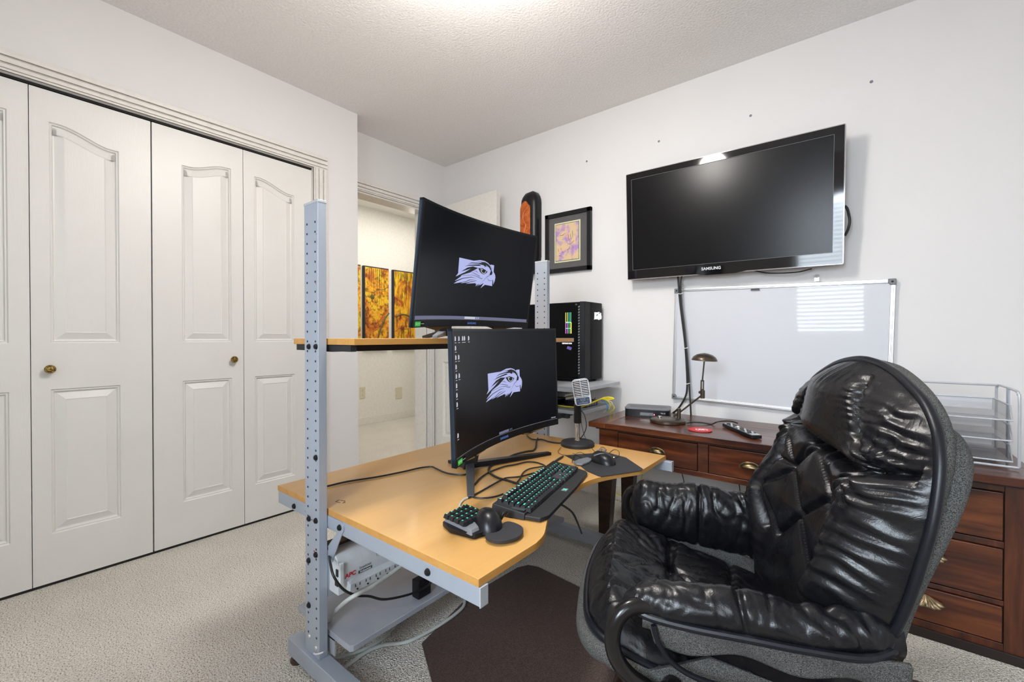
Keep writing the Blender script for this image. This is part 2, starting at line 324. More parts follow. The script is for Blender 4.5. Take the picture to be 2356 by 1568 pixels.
# closet wall with its opening
OY0, OY1, OZ = -.222, 1.3, 2.012
m = MB(); m.box(CX - .11, CX, BY - .1, OY0, 0, CH); m.box(CX - .11, CX, OY1, 1.588, 0, CH); m.box(CX - .11, CX, OY0, OY1, OZ, CH); m.box(DX, CX - .11, 1.478, 1.588, 0, CH)
tag(m.build('wall_left', M['wall']), 'white painted wall around the bifold closet', kind='structure')
m = MB(); m.box(DX - .12, DX, 1.588, 1.61, 0, CH); m.box(DX - .12, DX, 2.33, TY, 0, CH); m.box(DX - .12, DX, 1.61, 2.33, 2.03, CH); m.box(DX - .12, DX, 1.4, 1.588, 0, HH); m.box(DX - .121, DX - .11, 1.4, 6.2, CH, HH)
tag(m.build('wall_back', M['wall']), 'white painted wall over the open doorway to the hall', kind='structure')
sbox('wall_right', M['wall'], DX - .12, RX + .1, TY, TY + .1, 0, CH, label='off white wall carrying the television and whiteboard')
sbox('wall_side', M['wall'], RX, RX + .1, BY - .1, TY, 0, CH)
m = MB(); m.box(CX, WX0, BY - .1, BY, 0, CH); m.box(WX1, .34, BY - .1, BY, 0, CH); m.box(.94, RX, BY - .1, BY, 0, CH); m.box(.34, .94, BY - .1, BY, 0, .95); m.box(.34, .94, BY - .1, BY, 2.05, CH); m.box(WX0, WX1, BY - .1, BY, 0, WZ0); m.box(WX0, WX1, BY - .1, BY, WZ1, CH)
tag(m.build('wall_front', M['wall']), 'off white wall with the blinds window', kind='structure')
sbox('wall_hall', M['wall_hall'], HX - .1, HX, 1.4, 6.2, 0, HH, label='cream hall wall seen through the doorway')
sbox('wall_hall_end', M['wall_hall'], HX - .1, DX - .12, 1.3, 1.4, 0, HH)
sbox('wall_hall_far', M['wall_hall'], HX - .1, DX - .12, 6.2, 6.3, 0, HH)
sbox('wall_hall_inner', M['wall_hall'], DX - .12, DX, TY + .1, 6.2, 0, HH)
# closet interior, dark behind the doors
m = MB(); m.box(-3.0, -2.98, OY0 - .1, 1.40, 0, 2.1); m.box(-3.0, CX - .11, OY0 - .1, OY0 - .08, 0, 2.1); m.box(-3.0, CX - .11, 1.38, 1.40, 0, 2.1); m.box(-3.0, CX - .11, OY0 - .1, 1.40, 2.08, 2.1)
tag(m.build('wall_closet', M['wall']), kind='structure')
# fluted casing round the closet, built of stepped mouldings with a mitred corner
def casing(name, parts, label=None):
    mb = MB()
    for a in parts: mb.box(*a)
    return tag(mb.build(name, M['trim'], bevel=.0025), label, kind='structure')
def flute(axis, x, sgn, a0, a1, lo, hi):     # strips across the casing's width, running a0..a1
    out = []; W = hi - lo
    for u0, u1, t in ((0, .10, .011), (.12, .30, .015), (.32, .36, .012), (.38, .62, .017), (.64, .68, .013), (.70, .88, .020), (.88, 1, .014), (0, 1, .008)):
        p, q = lo + W * u0, lo + W * u1
        out.append((x, x + sgn * t, a0, a1, p, q) if axis == 'h' else (x, x + sgn * t, p, q, a0, a1))
    return out
casing('trim_1', flute('h', CX, 1, OY0 - .08, OY1 + .078, OZ, OZ + .08), 'fluted cream head casing above the closet doors')
casing('trim_2', flute('v', CX, 1, 0, OZ, OY1 - .004, OY1 + .078), 'fluted cream side casing right of the closet doors')
casing('trim_11', flute('v', CX, 1, 0, OZ, OY0 + .004, OY0 - .078), 'fluted cream side casing left of the closet doors')
casing('trim_3', flute('h', DX, 1, 1.59, 2.41, 2.03, 2.105), 'cream head casing above the hall doorway')
casing('trim_4', flute('v', DX, 1, 0, 2.03, 2.335, 2.405), 'cream side casing beside the hinged door')
sbox('trim_5', M['trim'], DX - .125, DX + .002, 1.605, 1.62, 0, 2.03)
sbox('trim_6', M['trim'], DX - .125, DX + .002, 2.32, 2.336, 0, 2.03, label='door jamb lining on the hinge side')
sbox('trim_7', M['trim'], DX - .125, DX + .002, 1.62, 2.32, 2.018, 2.034, label='door head lining')
sbox('trim_8', M['dark'], CX - .06, CX - .022, OY0, OY1, 2.003, OZ + .001, label='bifold door track, blackened as the shaded gap above the doors')  # black colour puts in the shade of the gap overhead
sbox('gap_shade', M['dark'], CX - .11, CX - .030, OY0, OY1, .0, .014, label='black strip painted as the shaded gap under the closet doors')  # black box laid in as the shade beneath the leaves
sbox('trim_9', M['trim'], CX - .11, CX, OY1 - .004, OY1 + .004, 0, OZ)
def skirt(name, x0, x1, y0, y1, label=None):
    dx = x1 - x0; dy = y1 - y0; mb = MB()
    mb.box(x0, x1, y0, y1, 0, .055)
    return mb, name, label
def baseboard(name, x0, x1, y0, y1, n, label=None):   # n = outward normal axis sign ('+x','-x','+y','-y')
    mb = MB()
    for z0, z1, t in ((0, .058, .014), (.058, .072, .011), (.072, .085, .007)):
        if n == '+x': mb.box(x0, x0 + t, y0, y1, z0, z1)
        if n == '-x': mb.box(x0 - t, x0, y0, y1, z0, z1)
        if n == '-y': mb.box(x0, x1, y0 - t, y0, z0, z1)
        if n == '+y': mb.box(x0, x1, y0, y0 + t, z0, z1)
    return tag(mb.build(name, M['trim'], bevel=.002), label, kind='structure')
baseboard('baseboard_right', DX, RX, TY, TY, '-y', 'cream baseboard under the television wall')
baseboard('baseboard_hall', HX, HX, 1.4, 6.2, '+x', 'cream baseboard of the hall wall')
baseboard('baseboard_front', CX, RX, BY, BY, '+y')
# window with blind slats behind the camera, and an unseen second one added for fill
def window(name, label, axis, c, a0, a1, z0, z1, sgn):
    root = thing(name, label, None, ((a0 + a1) / 2, c, z0) if axis == 'y' else (c, (a0 + a1) / 2, z0), kind='structure')
    def bx(mb, u0, u1, d0, d1, v0, v1):
        d0 *= sgn; d1 *= sgn
        if axis == 'y': mb.box(u0, u1, c + d0, c + d1, v0, v1)
        else: mb.box(c + d0, c + d1, u0, u1, v0, v1)
    fr = MB(); t = .035
    for q in ((a0, a0 + t, z0, z1), (a1 - t, a1, z0, z1), (a0, a1, z0, z0 + t), (a0, a1, z1 - t, z1)): bx(fr, q[0], q[1], -.08, -.04, q[2], q[3])
    fr.build('window_frame', M['trim'], root)
    g = MB(); bx(g, a0 + t, a1 - t, -.062, -.058, z0 + t, z1 - t); g.build('pane', M['glass'], root)
    k = MB(); bx(k, a0 - .03, a1 + .03, 0, .03, z0 - .03, z0); k.build('window_sill', M['trim'], root)
    n = int((z1 - z0 - .08) / .046)
    for i in range(n):
        z = z0 + .05 + i * .046
        mb = MB(); q = .024
        ca = -math.radians(30)
        for s0, s1 in ((-q, q),):
            if axis == 'y': mb.T = Matrix.Translation(((a0 + a1) / 2, c - sgn * .015, z)) @ Matrix.Rotation(sgn * ca, 4, 'X'); mb.box(-(a1 - a0) / 2 + .02, (a1 - a0) / 2 - .02, -q, q, -.0012, .0012)
            else: mb.T = Matrix.Translation((c - sgn * .015, (a0 + a1) / 2, z)) @ Matrix.Rotation(-sgn * ca, 4, 'Y'); mb.box(-q, q, -(a1 - a0) / 2 + .02, (a1 - a0) / 2 - .02, -.0012, .0012)
        mb.build('slat', M['white'], root)
window('window_1', 'window with white horizontal blinds', 'y', BY, WX0, WX1, WZ0, WZ1, 1)
window('fill_window', 'unseen window with white horizontal blinds, added for fill light', 'y', BY, .34, .94, .95, 2.05, 1)
# ---------------------------------------------------------------- panelled doors
def offset_poly(P, d):
    n = len(P); out = []
    for i in range(n):
        a, b, c = Vector(P[i - 1]), Vector(P[i]), Vector(P[(i + 1) % n])
        e1 = (b - a).normalized(); e2 = (c - b).normalized(); n1 = Vector((-e1.y, e1.x)); n2 = Vector((-e2.y, e2.x))
        k = n1 + n2; k = k / max(.3, k.length_squared / 2) if k.length > 1e-6 else n1
        out.append(b + k * d)
    return out
def arch(u0, u1, z0, za, zb, flat=.12):      # ccw outline; top runs from height zb at u1 to za at u0 on an S curve
    P = [(u0, z0), (u1, z0)]; N = 18
    for i in range(N + 1):
        t = i / N; s = max(0, min(1, (t - flat) / (1 - 2 * flat))); s = s * s * (3 - 2 * s)
        if za > zb: s = s ** .9
        P.append((u1 + (u0 - u1) * t, zb + (za - zb) * s))
    return P
def panel_door(root, W, H, th, panels, mat, name='leaf'):
    # local: u = x (0..W), z up, front face at y = 0 facing -y, thickness to +y
    mb = MB(); mb.box(0, W, .017, th, 0, H)
    hole = [[Vector((u, z, 0)) for u, z in P] for P in panels]
    outer = [Vector((0, 0, 0)), Vector((W, 0, 0)), Vector((W, H, 0)), Vector((0, H, 0))]
    loops = [outer] + hole; flat = [p for l in loops for p in l]
    tr = tessellate_polygon(loops); fs = []
    for t in tr:
        A, B, C = (flat[i] for i in t)
        if (B - A).cross(C - A).z < 0: t = t[::-1]
        fs.append(tuple(t))
    mb.add([(p.x, 0, p.y) for p in flat], fs)
    e = [(0, 0), (W, 0), (W, H), (0, H)]
    for i in range(4):
        a, b = e[i], e[(i + 1) % 4]; mb.add([(a[0], 0, a[1]), (a[0], .018, a[1]), (b[0], .018, b[1]), (b[0], 0, b[1])], [(0, 1, 2, 3)])
    leaf = mb.build(name, mat, root, world=False)
    for P in panels:
        pm = MB(); prof = ((0, 0), (.004, .006), (.008, .0045), (.012, .012), (.016, .013), (.044, .0035), (.047, .005))
        rings = [offset_poly(P, d) for d, _ in prof]; n = len(P)
        vs = [(q[0], y, q[1]) for R, (_, y) in zip(rings, prof) for q in R]
        fs = [(k * n + i, k * n + (i + 1) % n, (k + 1) * n + (i + 1) % n, (k + 1) * n + i) for k in range(len(prof) - 1) for i in range(n)]
        last = (len(prof) - 1) * n; tr = tessellate_polygon([[Vector((q[0], q[1], 0)) for q in rings[-1]]])
        for t in tr:
            A, B, C = (Vector(rings[-1][i]) for i in t)
            if (B - A).cross(C - A) < 0: t = t[::-1]
            fs.append(tuple(last + i for i in t))
        pm.add(vs, fs); pm.build('panel', mat, leaf, world=False, angle=12)
    return leaf
def knob(parent, u, z):
    k = MB(); Mx = Matrix.Rotation(PI / 2, 4, 'X')
    k.lathe([(.008, 0), (.007, .012), (.012, .016), (.0165, .019), (.0172, .023), (.015, .0262), (.011, .0262), (.009, .0285), (.005, .0295), (0, .030)], (u, 0, z), 24, M=Mx)
    for i in range(10):
        a = i * PI / 5; k.lathe([(0, -.003), (.003, 0), (0, .003)], (u + .0125 * math.cos(a), -.0262, z + .0125 * math.sin(a)), 6)
    for i in range(5):
        a = i * PI * .4; k.lathe([(0, -.003), (.0025, 0), (0, .003)], (u + .0065 * math.cos(a), -.0285, z + .0065 * math.sin(a)), 6)
    return k.build('knob', M['brass'], parent, world=False)
LW = .3815; Y0 = -.215
for i in range(4):
    y = Y0 + i * LW
    root = thing('door_%d' % (i + 1), ['leftmost closet leaf, only its right edge in view', 'closet leaf with the larger nearer brass knob', 'closet leaf with the farther brass knob', 'closet leaf beside the right casing'][i], None, (CX - .024, y, .013), PI / 2, kind='structure')
    if i % 2: a, b, hi, lo = .053, .266, 1.862, 1.812
    else: a, b, hi, lo = .112, .324, 1.824, 1.868
    g = .0012
    panel_door(root, LW - 2 * g - (.003 if i == 1 else 0), 1.986, .032, [arch(a, b, .97, hi, lo), [(a, .196), (b, .196), (b, .783), (a, .783)]], M['door'])
    if i == 1: knob(root, .050, .866)
    if i == 2: knob(root, .328, .879)
# open hall door, hinged at the casing and standing against the right wall
ang = math.atan2(2.372 - 2.418, .705)
root = thing('door_5', 'open panelled hall door standing against the right wall', None, (-2.735, 2.418, .012), ang, kind='structure')
panel_door(root, .706, 2.045, .036, [arch(.10, .315, 1.0, 1.80, 1.88), arch(.391, .606, 1.0, 1.88, 1.80), [(.10, .2), (.315, .2), (.315, .80), (.10, .80)], [(.391, .2), (.606, .2), (.606, .80), (.391, .80)]], M['trim'])
# ---------------------------------------------------------------- desk
desk = thing('computer_desk', 'beech topped computer desk with perforated silver steel posts and curved front edge', 'desk', (-1.15, 1.26, 0))
P = [(-1.553, .667), (-.6204, .667), (-.6204, .86)] + [tuple(q)[:2] for q in smooth([(-.6204, .875, 0), (-.632, .925, 0), (-.664, .985, 0), (-.705, 1.06, 0), (-.733, 1.147, 0), (-.746, 1.234, 0), (-.749, 1.324, 0), (-.740, 1.407, 0), (-.705, 1.50, 0), (-.6554, 1.592, 0)], 5)] + [(-.648, 1.625), (-.648, 1.868), (-1.553, 1.868)]
dt = MB(); dt.prism(P, .4842, .502)
o = dt.build('desktop', [M['beech']], desk, bevel=.0012)
e = MB(); n = len(P); Pe = offset_poly(P, -.0006)
e.add([(q[0], q[1], .485) for q in Pe] + [(q[0], q[1], .5012) for q in Pe], [(i, (i + 1) % n, (i + 1) % n + n, i + n) for i in range(n)])
e.build('edge_band', M['beech_edge'], o)
mkr = MB()      # worn pencil arrow on the top near the post
for a, b in (((772, 1153), (781, 1149)), ((772, 1153), (783, 1156)), ((783, 1150), (794, 1152)), ((794, 1152), (790, 1156)), ((788, 1157), (795, 1155))):
    mkr.tube([at(*a, 'z', .5023), at(*b, 'z', .5023)], .0007, 4)
mkr.build('pencil_mark', M['wood_base'], o)
def steel_post(y0, y1, x0, x1, ytop, bolts, tilt=0):
    p = MB().box(x0, x1, y0, y1, .072, 1.398).build('post', M['silver'], desk, bevel=.0015)
    MB().box(x0 - .001, x1 + .001, y0 - .001, y1 + .001, 1.396, 1.404).build('post_cap', M['silver2'], p, bevel=.001)
    h = MB(); k = 0
    z = 1.369 - .0288
    while z > .12:
        for x in (x0 + .018, x1 - .015): h.cyl((x, y0 - .0006, z), (x, y0 + .002, z), .0034, 10)
        z -= .0288
    tag(h.build('punched_holes', M['dark'], p), kind='stuff')
    for x, z in bolts:
        b = MB(); b.lathe([(.0085, 0), (.0082, .003), (.0065, .0058), (.003, .0072), (.0018, .006), (0, .006)], (x, y0, z), 16, M=Matrix.Rotation(PI / 2, 4, 'X')); b.build('bolt', M['black'], p)
    return p
LP0, LP1 = -1.300, -1.2195
pp = steel_post(.636, .662, LP0, LP1, 0, [(-1.2713, .9791), (-1.2305, .9796), (-1.2745, .4699), (-1.2341, .4742), (-1.2348, .375), (-1.2765, .3451), (-1.2765, .2117), (-1.2328, .658)])
for x, z in ((-1.277, .118), (-1.238, .100)): MB().lathe([(.007, 0), (.006, .003), (0, .0045)], (x, .636, z), 12, M=Matrix.Rotation(PI / 2, 4, 'X')).build('screw', M['chrome'], pp)
for (x, z), (x2, z2) in (((-1.226, 1.304), (-1.231, 1.303)), ((-1.232, 1.170), (-1.2325, 1.160)), ((-1.262, .4716), (-1.256, .4690)), ((-1.248, .384), (-1.243, .379))): MB().box(x, x2, .6352, .637, z, z2).build('marker_stroke', M['redmark'], pp)
steel_post(1.872, 1.898, -1.338, -1.262, 0, [])
for yy, yb in ((.624, .668), (1.852, 1.896)):
    f = MB().box(-1.39, -.68, yy, yb, .022, .072).build('foot_beam', M['silver'], desk, bevel=.002)
    for x in (-1.365, -.71):
        g = MB(); g.lathe([(.023, 0), (.025, .005), (.023, .011), (.013, .015), (.012, .024)], (x, (yy + yb) / 2, 0), 20); g.build('glide', M['wood_base'], f)
# side rails under the top with end caps and bolts
for y0, y1, s in ((.667, .690, -1), (1.845, 1.868, 1)):
    r = MB().box(-1.551, -.618, y0, y1, .4435, .4842).build('side_rail', M['silver'], desk, bevel=.0015)
    MB().box(-.618, -.6145, y0 - .001, y1 + .001, .442, .485).build('end_cap', M['silver2'], r, bevel=.001)
    if s < 0:
        for x, z in ((-1.4345, .459), (-1.345, .4655), (-1.1539, .4664), (-.7801, .4637)):
            b = MB(); b.lathe([(.0088, 0), (.0084, .003), (.0066, .006), (.003, .0075), (0, .0065)], (x, y0 - (.0035 if x == -1.1539 else 0), z), 16, M=Matrix.Rotation(PI / 2, 4, 'X')); b.build('bolt', M['black'], r)
# arm bracket and diagonal brace behind the near post
b = MB()
Mx = frame((0, .667, 0), (1, 0, 0), (0, 0, 1))
pl = [(-1.26, .452), (-1.154, .4484), (-1.145, .4498), (-1.1375, .458), (-1.136, .4664), (-1.1375, .475), (-1.145, .4825), (-1.154, .484), (-1.26, .484)]
b.prism(pl, 0, .0035, M=Mx)
b.prism([(-1.163, .4545), (-1.1435, .4515), (-1.1995, .352), (-1.238, .352), (-1.232, .382)], 0, .0032, M=Mx)
b.build('bracket', M['silver'], desk, bevel=.0008)
MB().box(-1.255, -1.222, .662, 1.872, .243, .383).build('cross_beam', M['silver'], desk, bevel=.002)
MB().box(-1.258, -1.219, .663, 1.871, .383, .392).build('beam_edge', M['wood_base'], desk)
# upper shelf and its support
us = MB().prism([(-1.436, .667), (-1.0836, .667), (-1.0836, 1.80), (-1.10, 1.868), (-1.436, 1.868)], .985, 1.003).build('upper_shelf', M['beech_edge'], desk, bevel=.001)
MB().box(-1.426, -1.11, .672, .690, .966, .985).build('shelf_bracket', M['blackm'], us)
MB().box(-1.30, -1.235, .69, 1.862, .963, .985).build('shelf_beam', M['blackm'], us)
MB().box(-1.426, -1.22, 1.845, 1.862, .966, .985).build('shelf_bracket', M['blackm'], us)
# loose grey painted board low between the posts
bd = MB().prism([(-1.42, .671), (-1.1190, .671), (-1.112, .68), (-1.112, 1.80), (-1.42, 1.80)], .121, .139).build('low_shelf', M['board'], desk, bevel=.002)
for y in (.672, 1.82):
    MB().box(-1.30, -1.20, y, y + .004, .072, .121).box(-1.30, -1.20, y, y + .03, .117, .121).build('shelf_bracket', M['silver2'], bd)
# ---------------------------------------------------------------- surge protector on the cross beam
sp = thing('surge_protector', 'grey white multi outlet surge protector fixed to the beam under the desk', 'power strip', (-1.221, .84, .265))
y0, y1 = .668, 1.03
prof = [(-1.222, .262), (-1.222, .378), (-1.205, .379), (-1.188, .374), (-1.176, .362), (-1.168, .345), (-1.165, .325), (-1.166, .300), (-1.172, .288), (-1.172, .262)]
MB().prism(prof, 0, y1 - y0, M=Matrix(((1, 0, 0, 0), (0, 0, -1, y1), (0, 1, 0, 0), (0, 0, 0, 1)))).build('housing', M['offwhite'], sp, bevel=.002)
MB().box(-1.166, -1.158, y0 - .002, y0 + .012, .29, .36).build('end_cap', M['offwhite'], sp, bevel=.003)
row = MB().prism([(-1.172, .262), (-1.150, .264), (-1.146, .292), (-1.158, .297), (-1.172, .297)], 0, .33, M=Matrix(((1, 0, 0, 0), (0, 0, -1, y1 - .008), (0, 1, 0, 0), (0, 0, 0, 1)))).build('outlet_row', M['offwhite'], sp, bevel=.001)
for i in range(8):
    s = MB(); yc = y0 + .047 + i * .0345
    for dy in (-.007, .007): s.box(-1.1488, -1.1462, yc + dy - .0009, yc + dy + .0009, .280, .2885)
    s.cyl((-1.1500, yc, .271), (-1.1470, yc, .271), .0026, 10)
    s.build('outlet', M['dark'], row)
for yc in (.800, .838):
    s = MB(); s.cyl((-1.1672, yc, .338), (-1.1655, yc, .338), .0045, 12)
    for k in range(12): a = k * PI / 6; s.obox(Matrix.Translation((-1.1662, yc + .0085 * math.cos(a), .338 + .0085 * math.sin(a))), .001, .0016, .0016)
    s.build('indicator', M['dark'], sp)
MB().box(-1.18, -1.170, y0 - .003, y0 + .001, .318, .338).box(-1.185, -1.170, y0 - .003, y0 + .001, .29, .305).build('data_port', M['dark'], sp)
fm = lambda y, z, x=-1.1648: frame((x, y, z), (0, 1, 0), (.12, 0, 1))
text('APC', .0185, M['red'], sp, fm(.703, .312), 'brand_lettering', bold=.0005)
text('SurgeArrest', .0115, M['grey'], sp, fm(.752, .3185), 'lettering', squash=.72)
MB().box(-1.1658, -1.1645, .729, .775, .303, .311).build('label_bar', M['darkgrey'], sp)
text('Professional', .0075, M['white'], sp, fm(.752, .307, -1.1640), 'lettering')
tag(MB().box(-1.30, -1.17, 1.16, 1.23, .139, .172).build('power_brick', M['black'], bevel=.004), 'black power brick lying on the low grey board', 'power adapter')
tag(MB().box(-1.17, -1.135, .93, .985, .139, .20).build('power_brick', M['black'], bevel=.004), 'small black adapter standing on the low grey board near its front', 'power adapter')
def cable(name, pts, r, m, label, group=None, n=8, k=8, cat='cable'):
    return tag(MB().tube(smooth(pts, k), r, n).build(name, m), label, cat, group)
cable('grey_cable', [at(930, 1296, 'x', -1.138), at(895, 1322, 'x', -1.13), at(850, 1352, 'x', -1.11), at(805, 1376, 'x', -1.11), at(772, 1405, 'y', .70), at(750, 1438, 'y', .685), at(741, 1470, 'y', .68), at(743, 1493, 'y', .69), at(756, 1508, 'z', .012), at(790, 1509, 'z', .008), at(843, 1491, 'z', .008), at(884, 1465, 'z', .008), at(912, 1432, 'z', .008), at(950, 1395, 'z', .008)], .0058, M['wcab'], 'thick pale grey power cord looping down beside the near post', n=10)
cable('grey_cable', [at(775, 1549, 'z', .008), at(787, 1539, 'z', .008), at(843, 1499, 'z', .008), at(884, 1483, 'z', .008), at(938, 1475, 'z', .0085), at(1000, 1444, 'z', .012), at(1050, 1410, 'z', .014), at(1069, 1386, 'z', .013), at(1060, 1350, 'z', .012), at(1000, 1330, 'z', .01)], .0055, M['wcab'], 'pale grey flat extension cord on the carpet crossing the mat edge', n=10)
cable('black_cable', [at(757, 1274, 'x', -1.235), at(760, 1295, 'x', -1.16), at(768, 1325, 'x', -1.12), at(790, 1355, 'x', -1.12), at(820, 1369, 'x', -1.12), at(850, 1371, 'x', -1.115), at(885, 1378, 'x', -1.10), at(940, 1367, 'x', -1.10), at(980, 1350, 'x', -1.10), at(994, 1334, 'x', -1.10), at(992, 1322, 'x', -1.12)], .0036, M['cable'], 'black cable drooping in front of the surge protector')
tag(MB().tube(smooth([at(722, 1502, 'y', .632), at(728, 1504, 'y', .631), at(742, 1500, 'y', .632), at(752, 1494, 'y', .672), at(752, 1489, 'y', .70)], 4), .0022, 6).build('cable_tie', M['white']), 'white cable tie round the foot of the near post', 'cable tie')
# ---------------------------------------------------------------- curved monitors
LOGO = '-874,438 -83,434 254,500 505,499 691,453 809,382 827,415 1010,415 1017,186 1117,78 1143,-15 1127,-137 1071,-270 1038,-114 1010,-108 1016,-331 635,-317 413,-457 567,-261 339,-366 382,-297 233,-413 322,-298 132,-418 194,-321 127,-346 138,-303 -397,-371 -145,-294 -679,-379 -491,-312 -1041,-415 -864,-318 -991,-318 -664,-141 -971,-177 -857,-66;-712,6 -378,173 -100,242 180,218 -54,105 -221,24 -623,-94 -822,-207 -675,-143 -982,-185 -495,6 -206,156 -458,76;-549,190 -344,262 219,348 332,312 -352,236;-396,288 -192,361 364,412 227,370 -188,336;-23,434 393,450 511,461 684,421 814,351 905,221 964,148 931,58 814,53 867,201 750,304 573,368 661,302 579,330 561,297 446,345 254,352 215,370 364,412 277,431;192,216 403,240 552,204 703,151 620,79 496,35 372,60 279,119;-995,-326 -617,-203 -127,-112 152,-132 -124,-130 -602,-223 -863,-322;-713,-356 -398,-289 -206,-213 113,-187 -192,-230 -395,-311;-448,-353 -91,-260 188,-205 120,-232 -87,-281;-620,-112 -102,-41 153,-62 413,-116 480,-91 421,-135 155,-77 -101,-51 -619,-121;-198,32 -18,34 324,-48 315,-63 -16,18;-89,98 113,110 251,32 104,94;859,66 679,-33 327,-367 676,-51 862,49;676,-51 811,-158 964,-149 1022,-107 973,-136 821,-144;830,400 898,267 1004,193 938,240;311,222 346,226 371,145 427,89 501,78 568,105 604,178 629,166 594,92 493,54 405,79 336,141;379,207 413,215 434,198 425,177 390,174'
LOGO = [[tuple(float(c) / 1e4 for c in q.split(',')) for q in s.split()] for s in LOGO.split(';')]
R0 = 1.0
def monitor(label, c, ya, ti, ro, w, h, lower):
    c = Vector(c); root = thing('monitor', label, 'monitor', (c.x, c.y, .502 if lower else 1.003))
    n = Vector((math.cos(ya) * math.cos(ti), math.sin(ya) * math.cos(ti), math.sin(ti)))
    r = Vector((-math.sin(ya), math.cos(ya), 0)); u = n.cross(r); r2 = r * math.cos(ro) + u * math.sin(ro); u2 = n.cross(r2)
    sag = R0 - math.sqrt(R0 * R0 - w * w / 4)
    def S3(a, b, d=0): return c + r2 * a + u2 * b + n * (d - sag + (R0 - math.sqrt(R0 * R0 - a * a)))
    def curved(name, m, a0, a1, b0, b1, d0, d1, N=40, parent=root, bev=0, mats=None):
        mb = MB(); vs = []; fs = []
        for i in range(N + 1):
            a = a0 + (a1 - a0) * i / N
            vs += [S3(a, b0, d0), S3(a, b1, d0), S3(a, b1, d1), S3(a, b0, d1)]
        for i in range(N):
            q = i * 4
            for k in range(4): fs.append((q + k, q + 4 + k, q + 4 + (k + 1) % 4, q + (k + 1) % 4))
        fs += [(0, 1, 2, 3), (4 * N + 3, 4 * N + 2, 4 * N + 1, 4 * N)]
        mb.add(vs, fs); return mb.build(name, m, parent, weld=True, bevel=bev)
    W, H = w / 2, h / 2
    curved('back_shell', M['black'], -W * .72, W * .72, -H + .06, H - .06, -.045, -.012)
    curved('housing', M['bluerefl'], -W, W, -H, H, -.016, -.0005, bev=.001)
    curved('bezel', M['black'], -W, W, -H, -H + .022, -.014, .0015, bev=.0008)
    curved('bezel', M['black'], -W, W, H - .007, H, -.014, .001)
    for s in (-1, 1): curved('bezel', M['black'], s * W, s * (W - .007), -H, H, -.014, .001, N=1)
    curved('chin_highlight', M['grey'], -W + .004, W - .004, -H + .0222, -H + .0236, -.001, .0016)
    sc = curved('screen', M['screen'], -W + .007, W - .007, -H + .0225, H - .007, -.004, 0)
    def decal(polys, m, name, d):
        bm = bmesh.new()
        for P in polys:
            P = [tuple(q) for q in P]; vs = [bm.verts.new((q[0], q[1], 0)) for q in P]
            for t in tessellate_polygon([[Vector((q[0], q[1], 0)) for q in P]]):
                try: bm.faces.new([vs[i] for i in t])
                except ValueError: pass
        a = min(v.co.x for v in bm.verts); b = max(v.co.x for v in bm.verts); x = a
        while x < b:
            x += .01; bmesh.ops.bisect_plane(bm, geom=bm.verts[:] + bm.edges[:] + bm.faces[:], plane_co=(x, 0, 0), plane_no=(1, 0, 0))
        mb = MB(); bm.verts.index_update()
        vv = [S3(v.co.x, v.co.y, d) for v in bm.verts]; ff = []
        for f in bm.faces:
            q = [v.index for v in f.verts]
            nn = (vv[q[1]] - vv[q[0]]).cross(vv[q[2]] - vv[q[0]])
            ff.append(tuple(q if nn.dot(n) > 0 else q[::-1]))
        bm.free(); mb.add(vv, ff); return mb.build(name, m, sc)
    decal([LOGO[0]], M['logo_lit'], 'wallpaper_emblem', .0004)
    decal(LOGO[1:-2], M['logo_dark'], 'wallpaper_emblem_lines', .0007)
    decal(LOGO[-2:], M['ui2'], 'wallpaper_emblem_eye', .0010)
    rc = lambda a, b, w_, h_: [(a, b), (a + w_, b), (a + w_, b + h_), (a, b + h_)]
    B = -H + .0232
    if not lower:
        decal([rc(-W + .008, B, w - .016, .011)], M['ui'], 'taskbar', .0004)
    decal([rc(-.028, B + .002, .058, .0075), rc(.036, B + .003, .004, .006), rc(.045, B + .003, .004, .006)], M['ui2'] if not lower else M['ui'], 'taskbar_items', .0008)
    tag(decal([rc(W - .035 + i * .006, B + .004, .003, .004) for i in range(4)] + ([rc(-W + .014, B + .0055, .02, .001)] if not lower else []), M['ui2'] if lower else M['ui'], 'taskbar_clock', .0008), kind='stuff')
    if lower:
        ic = []
        for a, b in ((0, 0), (1, 0), (2, 0), (2.5, 0), (3.6, 0), (0, 1), (0, 2), (.8, 2), (0, 3), (0, 4), (.8, 4), (0, 5), (0, 6), (0, 7), (0, 10.3)):
            x = -W + .014 + a * .024; z = H - .033 - b * .0245
            ic.append([(x, z), (x + .008, z + .001), (x + .009, z + .008), (x + .006, z + .013), (x + .001, z + .012)]); ic.append(rc(x, z - .005, .011, .0014))
        tag(decal(ic, M['ui2'], 'desktop_icons', .0006), kind='stuff')
    decal([rc(-W + .010, -H + .004, .030, .0135)], M['green'], 'green_sticker', .0021)
    decal([rc(-W + .0405, -H + .004, .019, .0135)], M['gloss'], 'sticker_tail', .0021)
    def onb(a, b, d=.0024): return frame(S3(a, b, d), S3(a + .01, b, d) - S3(a - .01, b, d), u2)
    text('G-SYNC', .0068, M['paper'], root, onb(-W + .026, -H + .0105), 'lettering')
    text('COMPATIBLE', .003, M['paper'], root, onb(-W + .050, -H + .0105), 'lettering')
    text('SAMSUNG', .0105, M['glowtext'], root, onb(.012 if not lower else 0, -H + .0105), 'brand_lettering')
    # underside wedge under the chin
    for s in (-1, 1):
        q = MB(); q.add([S3(s * .10, -H, 0), S3(s * .24, -H, 0), S3(s * .16, -H - .014, -.012), S3(s * .10, -H, -.03), S3(s * .24, -H, -.03), S3(s * .16, -H - .010, -.028)], [(0, 1, 2), (3, 5, 4), (0, 2, 5, 3), (1, 4, 5, 2), (0, 3, 4, 1)]); q.build('chin_wedge', M['gloss'], root)
    return root, S3, n
